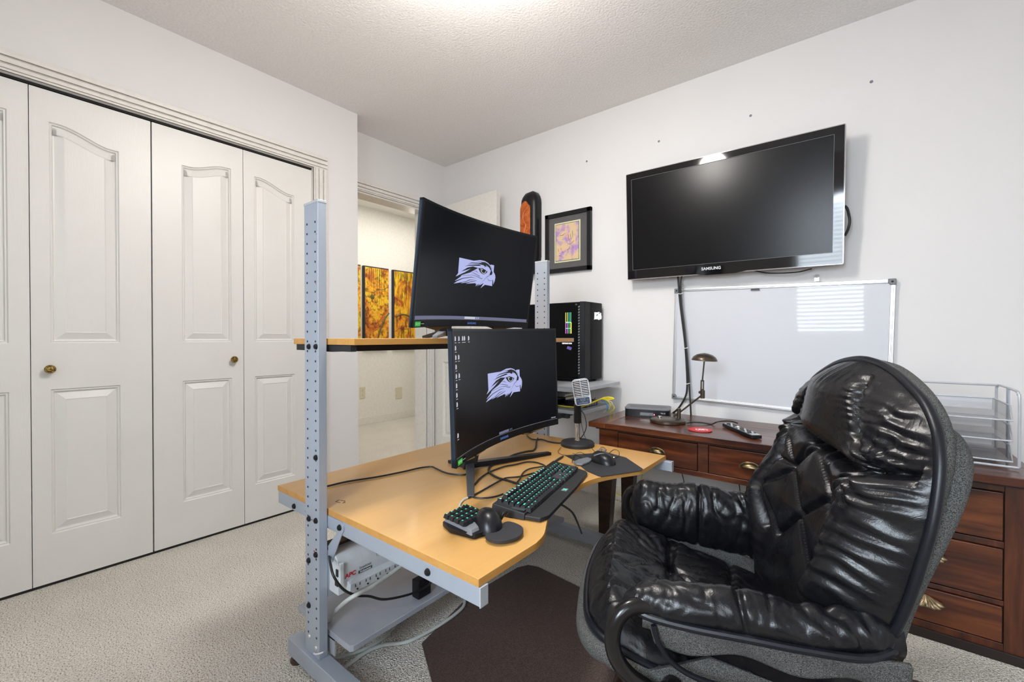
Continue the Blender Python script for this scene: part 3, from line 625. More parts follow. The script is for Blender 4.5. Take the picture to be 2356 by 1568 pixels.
m1, S1, n1 = monitor('curved monitor on the desk top with desktop icons down its left edge', (-.8514, 1.0846, .855), .1266, .0207, .0187, .61, .36, True)
m2, S2, n2 = monitor('curved monitor tilted forward on the upper beech shelf', (-.9848, 1.091, 1.2161), .082, -.1451, .0168, .61, .36, False)
def bar(name, p0, p1, w0, h0, w1, h1, m, parent):
    p0, p1 = Vector(p0), Vector(p1); d = (p1 - p0).normalized(); a = d.cross(Vector((0, 0, 1))).normalized(); b = a.cross(d)
    mb = MB(); vs = [p + a * sx * w / 2 + b * sz * h / 2 for p, w, h in ((p0, w0, h0), (p1, w1, h1)) for sx, sz in ((-1, -1), (1, -1), (1, 1), (-1, 1))]
    mb.add(vs, [(0, 1, 2, 3), (7, 6, 5, 4), (0, 4, 5, 1), (1, 5, 6, 2), (2, 6, 7, 3), (3, 7, 4, 0)]); return mb.build(name, m, parent, bevel=.002, weld=True)
# lower stand: hub, two splayed feet, rear foot, column
hub = (-1.165, 1.205, .52)
bar('stand_foot', hub, (-.954, .990, .506), .034, .022, .022, .008, M['darkgrey'], m1)
bar('stand_foot', hub, (-1.045, 1.572, .508), .034, .022, .026, .012, M['black'], m1)
bar('stand_foot', hub, (-1.292, 1.225, .508), .04, .024, .03, .012, M['blackm'], m1)
bar('stand_column', (-1.175, 1.205, .515), (-1.02, 1.14, .90), .055, .04, .045, .03, M['blackm'], m1)
MB().tube([S1(0, 0, -.045), (-1.02, 1.14, .88)], .03, 16).build('stand_joint', M['blackm'], m1)
hub = (-1.235, 1.13, 1.022)
bar('stand_foot', hub, (-1.092, .965, 1.0085), .03, .020, .018, .009, M['grey'], m2)
bar('stand_foot', hub, (-1.12, 1.42, 1.0085), .03, .020, .022, .009, M['black'], m2)
bar('stand_foot', hub, (-1.36, 1.15, 1.0085), .036, .02, .028, .009, M['black'], m2)
bar('stand_column', (-1.235, 1.13, 1.02), (-1.15, 1.10, 1.28), .05, .04, .045, .03, M['blackm'], m2)
MB().tube([S2(0, .02, -.045), (-1.15, 1.10, 1.26)], .03, 16).build('stand_joint', M['blackm'], m2)
# ---------------------------------------------------------------- keyboard
KA = .216; KX, KY = -.8232, .9346
kb = thing('keyboard', 'long black backlit keyboard with green glowing keys and a wrist rest', 'keyboard', (KX, KY, .502), KA)
# local: x = towards the sitter, y = along the keys to the right
b = MB(); b.add([(0, 0, .002), (.105, 0, .002), (.105, .494, .002), (0, .494, .002), (.004, .004, .030), (.105, .004, .018), (.105, .490, .018), (.004, .490, .030)], [(0, 3, 2, 1), (4, 5, 6, 7), (0, 1, 5, 4), (1, 2, 6, 5), (2, 3, 7, 6), (3, 0, 4, 7)])
b.box(-.008, .004, .30, .42, .004, .024)
b.build('case', M['blackm'], kb, world=False, bevel=.002)
w_ = MB(); w_.prism([(.105, .003), (.150, .006), (.164, .038), (.160, .30), (.150, .455), (.138, .475), (.105, .491)], .002, .014); w_.build('wrist_rest', M['blackm'], kb, world=False, bevel=.003)
MB().box(.128, .146, .235, .258, .0138, .0146).build('badge', M['grey'], kb, world=False)
MB().prism([(.131, .239), (.138, .247), (.144, .240), (.141, .250), (.144, .255), (.136, .250), (.131, .255), (.134, .247)], .0146, .0151).build('badge_emblem', M['keyglow'], kb, world=False)
keymeshes = {}
def keymesh(w, d, leg='g', hgt=.0105):
    k_ = (round(w, 4), round(d, 4), leg)
    if k_ in keymeshes: return keymeshes[k_]
    bm_ = MB(); x, y = d / 2, w / 2; t = .0022
    bm_.add([(-x, -y, 0), (x, -y, 0), (x, y, 0), (-x, y, 0), (-x + t, -y + t, hgt), (x - t, -y + t, hgt - .001), (x - t, y - t, hgt - .001), (-x + t, y - t, hgt)], [(4, 5, 6, 7), (0, 1, 5, 4), (1, 2, 6, 5), (2, 3, 7, 6), (3, 0, 4, 7)])
    if leg in 'gw':
        lx = -x + t + .0012; mi = 1
        for j, (a, c_) in enumerate(((0, .0022),) if w < .03 else ((-.003, .0026), (.003, .0026))):
            zz = hgt + .0003; yy = a - .001
            bm_.add([(lx, yy - c_, zz), (lx + .0036, yy - c_, zz - .0002), (lx + .0036, yy + c_, zz - .0002), (lx, yy + c_, zz)], [(0, 1, 2, 3)], mi)
        if leg == 'w': bm_.add([(lx + .0045, -.003, hgt), (lx + .0075, -.003, hgt - .0003), (lx + .0075, .0035, hgt - .0003), (lx + .0045, .0035, hgt)], [(0, 1, 2, 3)], 2)
    me = bpy.data.meshes.new('key'); me.from_pydata([tuple(v) for v in bm_.v], [], bm_.f)
    for q in (M['key'], M['keyglow'], M['keywhite']): me.materials.append(q)
    me.polygons.foreach_set('material_index', bm_.m); keymeshes[k_] = me; return me
def key(parent, x, y, w, leg='g', d=.0165, z=None, rot=None):
    o = bpy.data.objects.new('key', keymesh(w, d, leg)); COL.objects.link(o); o.parent = parent
    zz = .029 - x * .115 if z is None else z
    o.location = (x, y, zz)
    o.rotation_euler = rot or (0, math.radians(4), 0); RM[o.name] = RM[parent.name]
U = .0190; Yk = .034
rows = [
    (.018, [(0, 1), (2, 1), (3, 1), (4, 1), (5, 1), (6.5, 1), (7.5, 1), (8.5, 1), (9.5, 1), (11, 1), (12, 1), (13, 1), (14, 1), (15.3, 1), (16.3, 1), (17.3, 1)], 'w'),
    (.040, [(i, 1) for i in range(13)] + [(13, 2), (15.3, 1), (16.3, 1), (17.3, 1), (18.6, 1), (19.6, 1), (20.6, 1), (21.6, 1)], 'g'),
    (.0575, [(0, 1.5)] + [(1.5 + i, 1) for i in range(12)] + [(13.5, 1.5), (15.3, 1), (16.3, 1), (17.3, 1), (18.6, 1), (19.6, 1), (20.6, 1)], 'g'),
    (.075, [(0, 1.75)] + [(1.75 + i, 1) for i in range(11)] + [(12.75, 2.25), (18.6, 1), (19.6, 1), (20.6, 1)], 'g'),
    (.0925, [(0, 2.25)] + [(2.25 + i, 1) for i in range(10)] + [(12.25, 2.75), (16.3, 1), (18.6, 1), (19.6, 1), (20.6, 1)], 'g'),
    (.110, [(0, 1.25), (1.25, 1.25), (2.5, 1.25), (3.75, 6), (9.75, 1.25), (11, 1.25), (12.25, 1.25), (13.5, 1.25), (15.3, 1), (16.3, 1), (17.3, 1), (18.6, 2), (20.6, 1)], 'g')]
for x, ks, lg in rows:
    for a, w in ks:
        if a > 14.9 and a < 22: pass
        key(kb, x - .003, Yk - .012 + (a + w / 2) * U, w * U - .0022, 'n' if w > 4 else lg)
for x in (.0575, .0925): key(kb, x + .005, Yk - .012 + 22.1 * U, U - .0022, 'g', d=.034)
MB().box(.004, .100, .012, .482, .022, .0235).build('switch_plate', M['darkgrey'], kb, world=False)
def dome(c, ax, ay, h, rz, m, name, parent, n=28, k=10, sk=0, z0=.504):
    mb = MB(); P = []
    for i in range(k + 1):
        t = i / k * PI / 2; row = []
        for j in range(n):
            a = 2 * PI * j / n; q = Vector((math.cos(a) * ax * math.cos(t) ** .8 + sk * math.sin(t), math.sin(a) * ay * math.cos(t) ** .8, h * math.sin(t))); q.rotate(Matrix.Rotation(rz, 3, 'Z')); row.append(q + Vector((c[0], c[1], z0)))
        P.append(row)
    mb.grid(P, wrap=True); return mb.build(name, m, parent)
# ---------------------------------------------------------------- one handed keypad
kp = thing('gaming_keypad', 'small black one handed keypad with glowing keys and round palm rest', 'keypad', (-.80, .85, .502), .10)
b = MB(); b.prism([(-.072, -.052), (-.030, -.072), (.046, -.066), (.060, -.030), (.030, .050), (-.05, .052), (-.075, .02)], .002, .016); b.build('base', M['black'], kp, world=False, bevel=.003)
b = MB(); b.add([(-.068, -.050, .014), (.040, -.072, .012), (.046, -.040, .012), (.020, .042, .016), (-.062, .034, .018), (-.066, -.046, .028), (.036, -.066, .024), (.038, -.036, .022), (.016, .038, .026), (-.060, .030, .030)], [(5, 6, 7, 8, 9), (0, 1, 6, 5), (1, 2, 7, 6), (2, 3, 8, 7), (3, 4, 9, 8), (4, 0, 5, 9)]); b.build('key_tray', M['grey'], kp, world=False, bevel=.0015)
for i in range(5):
    for j in range(4):
        xx = -.055 + j * .0205 + i * .0005; yy = -.050 + i * .0185 - j * .0035
        key(kp, xx, yy, .0172, 'g', d=.0182, z=.028 - abs(j - 1.5) * .0004, rot=(math.radians(-4), math.radians(2), math.radians(-12)))
dome((-.757, .851), .047, .037, .046, -.55, M['black'], 'palm_rest', kp, sk=-.010, z0=.510)
MB().prism([tuple(q)[:2] for q in smooth([(-.79, .84, 0), (-.765, .815, 0), (-.728, .83, 0), (-.72, .86, 0), (-.745, .885, 0), (-.78, .875, 0)], 4, closed=True)], .504, .514).build('palm_rest_base', M['blackm'], kp, bevel=.002)
b = MB(); b.prism([tuple(q)[:2] for q in smooth([(-.731, .812, 0), (-.706, .796, 0), (-.676, .806, 0), (-.658, .845, 0), (-.668, .885, 0), (-.695, .905, 0), (-.735, .902, 0), (-.732, .855, 0)], 4, closed=True)], .508, .516); b.prism([(-.722, .815), (-.69, .812), (-.672, .85), (-.69, .89), (-.725, .89)], .5025, .509); b.build('wrist_pad', M['mpad'], kp, bevel=.0025)
b = MB(); b.cyl((.045, .045, .012), (.052, .056, .030), .006, 12); b.cyl((.052, .056, .028), (.057, .062, .034), .0095, 14, r2=.008); b.build('thumb_stick', M['black'], kp, world=False)
# ---------------------------------------------------------------- mouse, pad, pen, microphone
pad = MB(); pp_ = [at(*q, 'z', .5035) for q in ((1320, 1058), (1300, 1047), (1395, 1040), (1440, 1052), (1479, 1078), (1476, 1082), (1383, 1096), (1376, 1094), (1350, 1083))]
pad.prism([(q.x, q.y) for q in pp_], .5022, .5042)
tag(pad.build('mouse_pad', M['mpad']), 'thin black mouse pad hanging just over the desk edge', 'mouse pad')
mc = at(1388, 1060, 'z', .508)
ms = thing('mouse', 'black ergonomic computer mouse on the mouse pad', 'mouse', (mc.x, mc.y, .5042))
dome((mc.x, mc.y), .060, .039, .040, -.35, M['black'], 'shell', ms, sk=-.008, z0=.5042)
MB().tube(smooth([at(1366, 1048, 'z', .534), at(1382, 1043, 'z', .541), at(1398, 1046, 'z', .538)], 6), .0022, 6).build('button_seam', M['grey'], ms)
MB().lathe([(.006, 0), (.005, .003), (0, .004)], tuple(at(1412, 1052, 'z', .52)), 12).build('side_button', M['chrome'], ms)
w2 = at(1352, 1058, 'z', .512)
wd = MB(); wd.prism([tuple(at(*q, 'z', .51))[:2] for q in ((1319, 1062), (1330, 1057), (1352, 1052), (1362, 1056), (1356, 1062), (1340, 1068), (1326, 1067))], .5045, .513)
tag(wd.build('metal_clip', M['grey'], bevel=.003), 'silver black clip lying left of the mouse on the pad', 'clip')
ear = MB(); 
for q in ((1376, 1036), (1383, 1033), (1390, 1037), (1379, 1041), (1393, 1035), (1387, 1039)):
    ear.lathe([(.0, -.006), (.006, -.002), (.006, .003), (0, .007)], tuple(at(*q, 'z', .511)), 10)
tag(ear.build('earphones', M['mic_silver']), 'small heap of tangled earphones behind the mouse', 'earphones')
for i, pts in enumerate(([(1291, 1028), (1284, 1038), (1292, 1045), (1310, 1048), (1318, 1056), (1316, 1064)], [(1316, 1060), (1322, 1046), (1336, 1040), (1352, 1050), (1350, 1060)], [(1318, 1042), (1330, 1048), (1345, 1056), (1360, 1058)], [(1400, 1043), (1412, 1034), (1424, 1038), (1422, 1050), (1408, 1052)], [(1352, 1058), (1362, 1046), (1376, 1038)], [(1376, 1038), (1384, 1028), (1393, 1032), (1390, 1040)])):
    cable('thin_cable', [at(a, b, 'z', .506 + .003 * math.sin(j + i)) for j, (a, b) in enumerate(pts)], .0011, M['cable'], ['thin black earphone wire looping left of the microphone base', 'thin black wire ring in front of the microphone base', 'thin black wire crossing towards the mouse', 'thin black wire loop to the right of the mouse', 'thin wire running from clip up to the earphones', 'small thin wire curl on top of the earphones'][i], n=6, k=6)
p0, p1 = at(1262, 1070, 'z', .507), at(1297, 1048, 'z', .507)
pen = thing('pen', 'black ballpoint pen lying behind the keyboard', 'pen', tuple((p0 + p1) / 2 - Vector((0, 0, .005))))
MB().tube([p0, p0.lerp(p1, .75), p0.lerp(p1, .95), p1], [.0042, .0048, .0035, .001], 10).build('barrel', M['black'], pen)
MB().tube([p0.lerp(p1, .2) + Vector((0, 0, .0045)), p0.lerp(p1, .5) + Vector((0, 0, .0055))], .0012, 6).build('clip', M['chrome'], pen)
mb_ = (-1.0321, 1.7868)
mic = thing('microphone', 'retro silver ribbed desktop microphone on a round black base', 'microphone', (*mb_, .502))
MB().lathe([(.078, 0), (.0785, .012), (.074, .019), (.04, .0225), (.014, .026), (0, .026)], (*mb_, .502), 48).build('base', M['blackm'], mic)
MB().lathe([(.016, 0), (.012, .004), (.0112, .010), (.0112, .10), (.0112, .13)], (*mb_, .525), 24).build('chrome_tube', M['chrome'], mic)
MB().lathe([(.0165, 0), (.0175, .01), (.0165, .085), (.012, .09), (0, .09)], (*mb_, .607), 24).build('grip', M['black'], mic)
fx = Vector((.50, -.86, .10)).normalized(); rt_ = Vector((.86, .50, 0)).normalized(); 
rt_ = (rt_ - fx * rt_.dot(fx)).normalized(); upv = fx.cross(rt_) * -1
if upv.z < 0: upv = -upv
a_ = math.radians(-9); rr = rt_ * math.cos(a_) - upv * math.sin(a_); uu = upv * math.cos(a_) + rt_ * math.sin(a_)
cen = Vector((mb_[0] + .008, mb_[1] + .006, .752)); cen = at(1338, 901, 'y', 1.79) * 1.0
Mm = Matrix((rr * -1 if False else rr, uu * -1, fx)).transposed().to_4x4(); Mm.translation = cen
Mm = frame(cen, rr, -uu * -1)
hw, hh = .039, .061
rrp = lambda w, h, r: [(sx * (w - r) + r * math.cos(t), sy * (h - r) + r * math.sin(t)) for sx, sy, t0 in ((1, -1, -PI / 2), (1, 1, 0), (-1, 1, PI / 2), (-1, -1, PI)) for t in [t0 + k * PI / 8 for k in range(5)]]
mic_b = MB().prism(rrp(hw, hh, .016), -.016, .014, M=Mm).build('body', M['mic_silver'], mic, bevel=.003)
MB().prism(rrp(hw - .005, .039, .006), .0142, .0148, M=Mm @ Matrix.Translation((0, .017, 0))).build('grille_back', M['dark'], mic)
for i in range(10):
    y = .052 - i * .0078
    for s in (-1, 1): MB().obox(Mm @ Matrix.Translation((s * .0175, y, .0165)), .030, .0040, .005).build('grille_bar', M['mic_silver'], mic_b, bevel=.0012)
MB().obox(Mm @ Matrix.Translation((0, .017, .0172)), .0045, .078, .005).build('centre_rib', M['mic_silver'], mic_b, bevel=.001)
MB().prism(rrp(.031, .0155, .005), .0142, .0162, M=Mm @ Matrix.Translation((0, -.0415, 0))).build('control_panel', mk('mic_blue_panel', (.015, .03, .07), .35), mic)
q = MB()
for i in range(9): q.obox(Mm @ Matrix.Translation((-.018 + i * .0045, -.050, .0165)), .003, .0012, .0006)
for x, y in ((-.010, -.036), (-.005, -.0365), (.0, -.036), (.005, -.0365), (.010, -.036), (-.009, -.043), (.009, -.043), (-.004, -.043), (.004, -.043), (0, -.048), (-.022, -.042), (.022, -.042)): q.obox(Mm @ Matrix.Translation((x, y + .004, .0165)), .0022, .0018, .0006)
tag(q.build('panel_lights', M['ui2'], mic), kind='stuff')
cable('black_cable', [at(1334, 940, 'y', 1.80), at(1345, 955, 'y', 1.80), at(1349, 980, 'y', 1.80), at(1343, 998, 'y', 1.80), at(1335, 1008, 'y', 1.80)], .0022, M['cable'], 'black cable curling behind the microphone stand')
cable('thin_cable', [at(1337, 945, 'y', 1.81), at(1338, 975, 'y', 1.81), at(1346, 1005, 'y', 1.81), at(1358, 1025, 'z', .535), at(1368, 1038, 'z', .507), at(1376, 1040, 'z', .506)], .0012, M['cable'], 'thin black cord falling from the microphone to the desk', n=6)
Z = .5065
def dc(name, px, r, label, z=Z, m='cable', lift=()):
    return cable(name, [at(a, b, 'z', z + (lift[j] if j < len(lift) else 0)) for j, (a, b) in enumerate(px)], r, M[m], label)
cs = lambda x, y: (1040 + x * .11036, 1000 + y * .11036)
dc('desk_cable', [(752, 1118), (800, 1107), (870, 1096), (930, 1084), (965, 1076), (992, 1073), (1003, 1077), (1020, 1085), (1040, 1090), (1070, 1091), (1083, 1080), (1090, 1066), (1091, 1052)], .0032, 'black cable running across the desk from the near post to the monitor')
dc('desk_cable', [cs(1790, 70), cs(1760, 130), cs(1745, 260), cs(1690, 325), cs(1560, 345), cs(1300, 410), cs(1000, 550), cs(820, 640), cs(765, 710), cs(790, 790), cs(950, 890), cs(1150, 945), cs(1320, 1000), cs(1420, 1030)], .0042, 'thickest black cable looping wide behind the keyboard')
dc('desk_cable', [cs(440, 1280), cs(390, 1210), cs(380, 1120), cs(480, 1020), cs(600, 890), cs(790, 770), cs(1080, 660), cs(1300, 620), cs(1560, 560), cs(1740, 570), cs(1900, 620), cs(2000, 700)], .0030, 'black cable arching from the monitor foot to the keyboard corner')
dc('desk_cable', [cs(340, 1310), cs(480, 1240), cs(700, 1120), cs(1000, 950), cs(1130, 895), cs(1400, 870), cs(1600, 820), cs(1720, 790)], .0028, 'thin black cable running diagonally from the keypad to the keyboard')
dc('desk_cable', [cs(420, 1260), cs(480, 1300), cs(640, 1315), cs(820, 1300), cs(980, 1260), cs(1060, 1230)], .0028, 'short black cable from the monitor foot to the keyboard side')
dc('desk_cable', [cs(1340, 1000), cs(1400, 930), cs(1480, 790), cs(1600, 710), cs(1800, 670), cs(1900, 660)], .0026, 'black cable curl close behind the keyboard')
dc('desk_cable', [cs(1550, -60), cs(1570, 20), cs(1650, 80), cs(1720, 95), cs(1800, 95), cs(1880, 95), cs(2050, 145), cs(2200, 165), cs(2300, 165)], .0034, 'knotted black cable leading to the microphone base')
dc('keypad_cable', [(1076, 1144), (1066, 1149), (1059, 1158), (1057, 1166)], .0030, 'pale grey cable leaving the keypad', m='wcab')
cable('black_cable', [at(1285, 1158, 'x', -.80), at(1300, 1165, 'x', -.84), at(1318, 1180, 'x', -.88), at(1330, 1205, 'x', -.92), at(1338, 1226, 'y', 1.84)], .004, M['cable'], 'black cable hanging below the desk toward the far foot')
# ---------------------------------------------------------------- side shelves beside the far post
for nm, lab, zt, xe, yb, ye in (('side_shelf', 'upper grey side shelf carrying the computer tower', .738, -1.146, 1.985, 2.495), ('side_shelf', 'lower grey side shelf carrying the network switch and yellow cable', .612, -1.158, 2.04, 2.385)):
    sh = thing(nm, lab, 'shelf', (-1.45, 2.2, zt - .03))
    MB().box(-1.74, xe, yb, ye, zt - .02, zt).build('board', M['silver2'], sh, bevel=.0015)
    MB().box(-1.70, -1.25, yb + .02, yb + .045, zt - .05, zt - .02).box(-1.33, -1.27, 1.898, ye - .04, zt - .045, zt - .02).box(-1.62, -1.56, yb + .045, ye - .04, zt - .045, zt - .02).build('bracket', M['darkgrey'], sh, bevel=.001)
# ---------------------------------------------------------------- computer tower
TX0, TX1, TY0, TY1, TZ0, TZ1 = -1.735, -1.272, 2.278, 2.500, .752, 1.218
pc = thing('computer_tower', 'tall black computer tower with glass side and a lit white bird emblem', 'computer', (-1.5, 2.39, .738))
MB().box(TX0, TX1 - .03, TY0 + .003, TY1, TZ0, TZ1).build('case', M['pcblack'], pc, bevel=.002)
MB().box(TX0 + .01, TX1 - .045, TY0 - .001, TY0 + .004, TZ0 + .008, TZ1 - .006).build('glass_panel', M['pcglass'], pc, bevel=.001)
MB().prism([(TX1 - .03, TY0), (TX1 - .002, TY0 + .012), (TX1, TY0 + .075), (TX1, TY1 - .002), (TX1 - .03, TY1)], TZ0 - .002, TZ1 + .002).build('front_panel', M['pcblack'], pc, bevel=.002)
MB().prism([(TX1, TY0 + .078), (TX1 + .004, TY0 + .085), (TX1 + .004, TY1 - .004), (TX1, TY1 - .002)], TZ0, TZ1).build('front_strip', M['pcblack'], pc, bevel=.001)
for i in range(25):
    z = TZ0 + .035 + i * .0165
    MB().add([(TX1 - .040, TY0 - .0008, z), (TX1 - .028, TY0 + .001, z + .004), (TX1 - .028, TY0 + .001, z + .013), (TX1 - .040, TY0 - .0008, z + .009), (TX1 - .040, TY0 + .006, z), (TX1 - .028, TY0 + .008, z + .004), (TX1 - .028, TY0 + .008, z + .013), (TX1 - .040, TY0 + .006, z + .009)], [(0, 1, 2, 3), (4, 7, 6, 5), (0, 4, 5, 1), (3, 2, 6, 7), (0, 3, 7, 4), (1, 5, 6, 2)]).build('vent_fin', M['grey'], pc)
for x in (TX0 + .04, TX1 - .06):
    for y in (TY0 + .02, TY1 - .06): MB().prism([(x, y), (x + .05, y), (x + .04, y + .04), (x, y + .04)], .738, TZ0).build('foot', M['blackm'], pc)
for i in range(4):
    x = -1.399 + i * .0118
    MB().box(x, x + .0028, TY0 - .0022, TY0 - .001, 1.098, 1.157).build('light_strip', [M['rgb1'], M['rgb1'], M['rgb4'], M['rgb3']][i], pc)
    MB().box(x, x + .0028 + (.0035 if i == 3 else 0), TY0 - .0022, TY0 - .001, 1.030, 1.098).build('light_strip', [M['rgb2'], M['rgb2'], M['rgb3'], M['rgb1']][i], pc)
    if i < 3: MB().box(x + .003, x + .0115, TY0 - .0021, TY0 - .001, 1.094, 1.100).box(x + .003, x + .0115, TY0 - .0021, TY0 - .001, 1.060, 1.063).build('light_strip', M['rgb3'], pc)
MB().box(TX1 - .06, TX1 - .045, TY0 - .002, TY0 - .001, TZ1 - .02, TZ1 - .01).build('panel_screw', M['darkgrey'], pc)
text('GEFORCE RTX', .0105, M['led_white'], pc, frame((-1.388, TY0 - .0022, .970), (1, 0, 0), (0, 0, 1)), 'lettering')
q = MB()
for k in range(5): q.obox(Matrix.Translation((-1.372 + .006 * k - .012, TY0 - .0018, .946 - .002 * k)) @ Matrix.Rotation(.5, 4, 'Y'), .004, .0006, .018)
q.build('fan_glow', M['purple'], pc)
em = MB(); sc_ = .098 / .218
for P_, m_, d in [(LOGO[0], M['led_white'], 0.0002)]:
    em.prism([(-a * 0 + a * sc_, b * sc_ * 1.15) for a, b in P_], 0, .0006, M=frame((TX1 + .0042, 2.438, 1.137), (0, 1, 0), (0, 0, 1)))
em.build('lit_emblem', M['led_white'], pc)
em = MB()
for P_ in LOGO[1:5]: em.prism([(a * sc_, b * sc_ * 1.15) for a, b in P_], 0, .0006, M=frame((TX1 + .0052, 2.438, 1.137), (0, 1, 0), (0, 0, 1)))
em.build('emblem_lines', M['logo_dark'], pc)  # dark parts of the emblem's own drawing
# ---------------------------------------------------------------- network gear
sw = thing('network_switch', 'small black network switch on the lower side shelf', 'network switch', (-1.24, 2.28, .612))
MB().box(-1.34, -1.20, 2.17, 2.31, .612, .644).build('case', M['black'], sw, bevel=.003)
for k in range(4): MB().box(-1.2005, -1.198, 2.185 + k * .028, 2.205 + k * .028, .618, .634).build('port', M['grey'], sw)
MB().lathe([(.004, 0), (.004, .010), (0, .013)], (-1.21, 2.30, .644), 10).build('antenna_plug', M['chrome'], sw)
rt2 = thing('router', 'flat black router box on the lower side shelf behind the desk monitor', 'router', (-1.47, 2.15, .612))
MB().box(-1.60, -1.36, 2.06, 2.22, .612, .656).build('case', M['black'], rt2, bevel=.006)
MB().box(-1.361, -1.3585, 2.08, 2.20, .618, .650).build('face_plate', M['gloss'], rt2)
cable('black_cable', [at(1283, 913, 'y', 2.15), at(1300, 913, 'y', 2.14), at(1318, 910, 'y', 2.14), at(1330, 911, 'y', 2.16), at(1345, 918, 'y', 2.2)], .0022, M['cable'], 'thin black cable above the router box')
yp = lambda l, y: [at(a, b, 'y', y) for a, b in l]
cable('yellow_cable', yp([(1270, 930), (1284, 932), (1305, 935), (1330, 936), (1345, 933), (1365, 925), (1390, 915), (1405, 914), (1412, 917), (1400, 918), (1385, 917)], 2.10), .0042, M['yellow'], 'bright yellow network cable along the lower side shelf')
cable('yellow_cable', yp([(1388, 918), (1398, 922), (1404, 930), (1403, 938), (1398, 946)], 2.30), .0036, M['yellow'], 'yellow network cable bending down off the shelf end')
cable('yellow_cable', yp([(1405, 928), (1411, 932), (1413, 940), (1408, 946), (1400, 950)], 2.33), .0032, M['yellow'], 'yellow cable tail nearest the wooden desk')
cable('blue_cable', yp([(1383, 920), (1392, 924), (1397, 932), (1399, 940), (1396, 944)], 2.26), .0036, M['blue'], 'blue network cable dropping off the lower side shelf')
cable('grey_network_cable', yp([(1398, 920), (1408, 926), (1406, 934), (1398, 941), (1388, 949)], 2.31), .0032, M['wcab'], 'pale grey network cable dropping off the lower side shelf')
cable('yellow_wire', [at(1479, 1088, 'y', 2.3), at(1473, 1110, 'y', 2.3), at(1460, 1133, 'y', 2.35), at(1442, 1142, 'y', 2.45), at(1425, 1137, 'y', 2.47), at(1408, 1126, 'y', 2.48), at(1390, 1105, 'y', 2.49)], .003, M['yellow'], 'thin yellow cable sagging under the wooden desk')
for px_, l_ in ((1574, 'first thin black wire hanging below the desk front'), (1700, 'second thin black wire hanging under the desk'), (1726, 'black wire nearest the office chair back hanging under the desk')):
    cable('hanging_wire', [at(px_ - 6, 1085, 'y', 2.45), at(px_, 1110, 'y', 2.46), at(px_ + 5, 1150, 'y', 2.47)], .0025, M['cable'], l_)
# ---------------------------------------------------------------- wooden kneehole desk
CF, CB, CT = 1.975, 2.485, .582
cs_ = thing('wooden_desk', 'reddish brown wooden pedestal desk with cup pull drawers against the wall', 'desk', (-.33, 2.23, 0))
XL, XR = -1.078, .455
xs = [XL, XL + .095, XR]
MB().box(XL, XL + .093, CF, CB, CT - .027, CT).build('breadboard_end', wood('wood_end', (.035, .008, .003), (.10, .024, .007), (.17, .048, .013), 1, 26, .26, coat=.4, bump=.08), cs_, bevel=.003)
pw = (CB - CF) / 3
for k in range(3): MB().box(XL + .095, XR - .02, CF + k * pw + (.0006 if k else 0), CF + (k + 1) * pw - .0006, CT - .027, CT).build('top_board', M['oak'], cs_, bevel=.002)
MB().box(XL + .03, XR - .02, CF + .022, CB - .02, CT - .036, CT - .027).build('top_moulding', M['oakdark'], cs_)
FY = CF + .03
ap = MB()   # apron: rails and stiles around drawers
ap.box(XL + .045, -.085, FY, FY + .03, .542, CT - .036); ap.box(XL + .045, -.085, FY, FY + .03, .395, .418)
for a, b in ((XL + .045, -.932), (-.555, -.513), (-.205, -.085)): ap.box(a, b, FY, FY + .03, .418, .542)
ap.build('front_frame', M['oak'], cs_, bevel=.0015)
MB().box(XL + .045, XL + .07, FY + .03, CB - .03, .395, CT - .036).build('side_rail', M['oakv'], cs_)
def cup(px_, pz, w_, par):
    m_ = MB(); P_ = []; n_ = 16
    for i in range(8):
        t = i / 7 * PI / 2; row = []
        for j in range(n_ + 1):
            a = PI * j / n_; row.append((px_ + w_ * math.cos(a) * math.cos(t * .25), FY - .022 * math.sin(t + .05) * math.sin(a) ** .4 if 0 < j < n_ else FY - .001, pz - .012 + w_ * .62 * math.sin(a) * (math.cos(t) if True else 1) + 0))
        P_.append(row)
    m_.grid(P_)
    m_.box(px_ - w_ - .006, px_ - w_ + .004, FY - .003, FY, pz - .016, pz - .004); m_.box(px_ + w_ - .004, px_ + w_ + .006, FY - .003, FY, pz - .016, pz - .004)
    m_.tube([(px_ + (w_ + .001) * math.cos(PI * j / 14), FY - .002, pz - .012 + w_ * .64 * math.sin(PI * j / 14)) for j in range(15)], .0022, 6)
    o_ = m_.build('cup_pull', M['cup'], par); s_ = o_.modifiers.new('thick', 'SOLIDIFY'); s_.thickness = .0012; return o_
def drawer(a, b, z0, z1, lab=None, shell=False, hx=None):
    d = MB().box(a + .003, b - .003, FY - .002, FY + .02, z0 + .003, z1 - .003).build('drawer', M['oak'], cs_, bevel=.003)
    MB().box(a - .001, b + .001, FY + .012, FY + .026, z0 - .001, z1 + .001).build('drawer_gap', M['oakdark'], d)
    hx = (a + b) / 2 if hx is None else hx
    if not shell: cup(hx, (z0 + z1) / 2 + .004, .035, d)
    else:
        zc = (z0 + z1) / 2 + .022; m_ = MB(); P_ = []
        for i in range(11):
            t = i / 10; row = []
            for j in range(73):
                a_ = math.radians(-84 + 168 * j / 72); rb = 1 + .07 * math.cos(a_ * 15) * t
                row.append((hx + .042 * t * math.sin(a_) * rb, FY - .004 - .026 * math.sin(t * PI / 2) * math.cos(a_) ** .6 * rb, zc + .012 - .030 * t * math.cos(a_) ** .8 - .010 * t * abs(math.sin(a_))))
            P_.append(row)
        m_.grid(P_); o_ = m_.build('shell_pull', mk('brass_shell_pull', (.42, .33, .20), .35, .85, col2=(.16, .11, .06), nscale=50), d); s_ = o_.modifiers.new('thick', 'SOLIDIFY'); s_.thickness = .002
drawer(-.932, -.555, .418, .542, hx=-.737); drawer(-.513, -.205, .418, .542, hx=-.350)
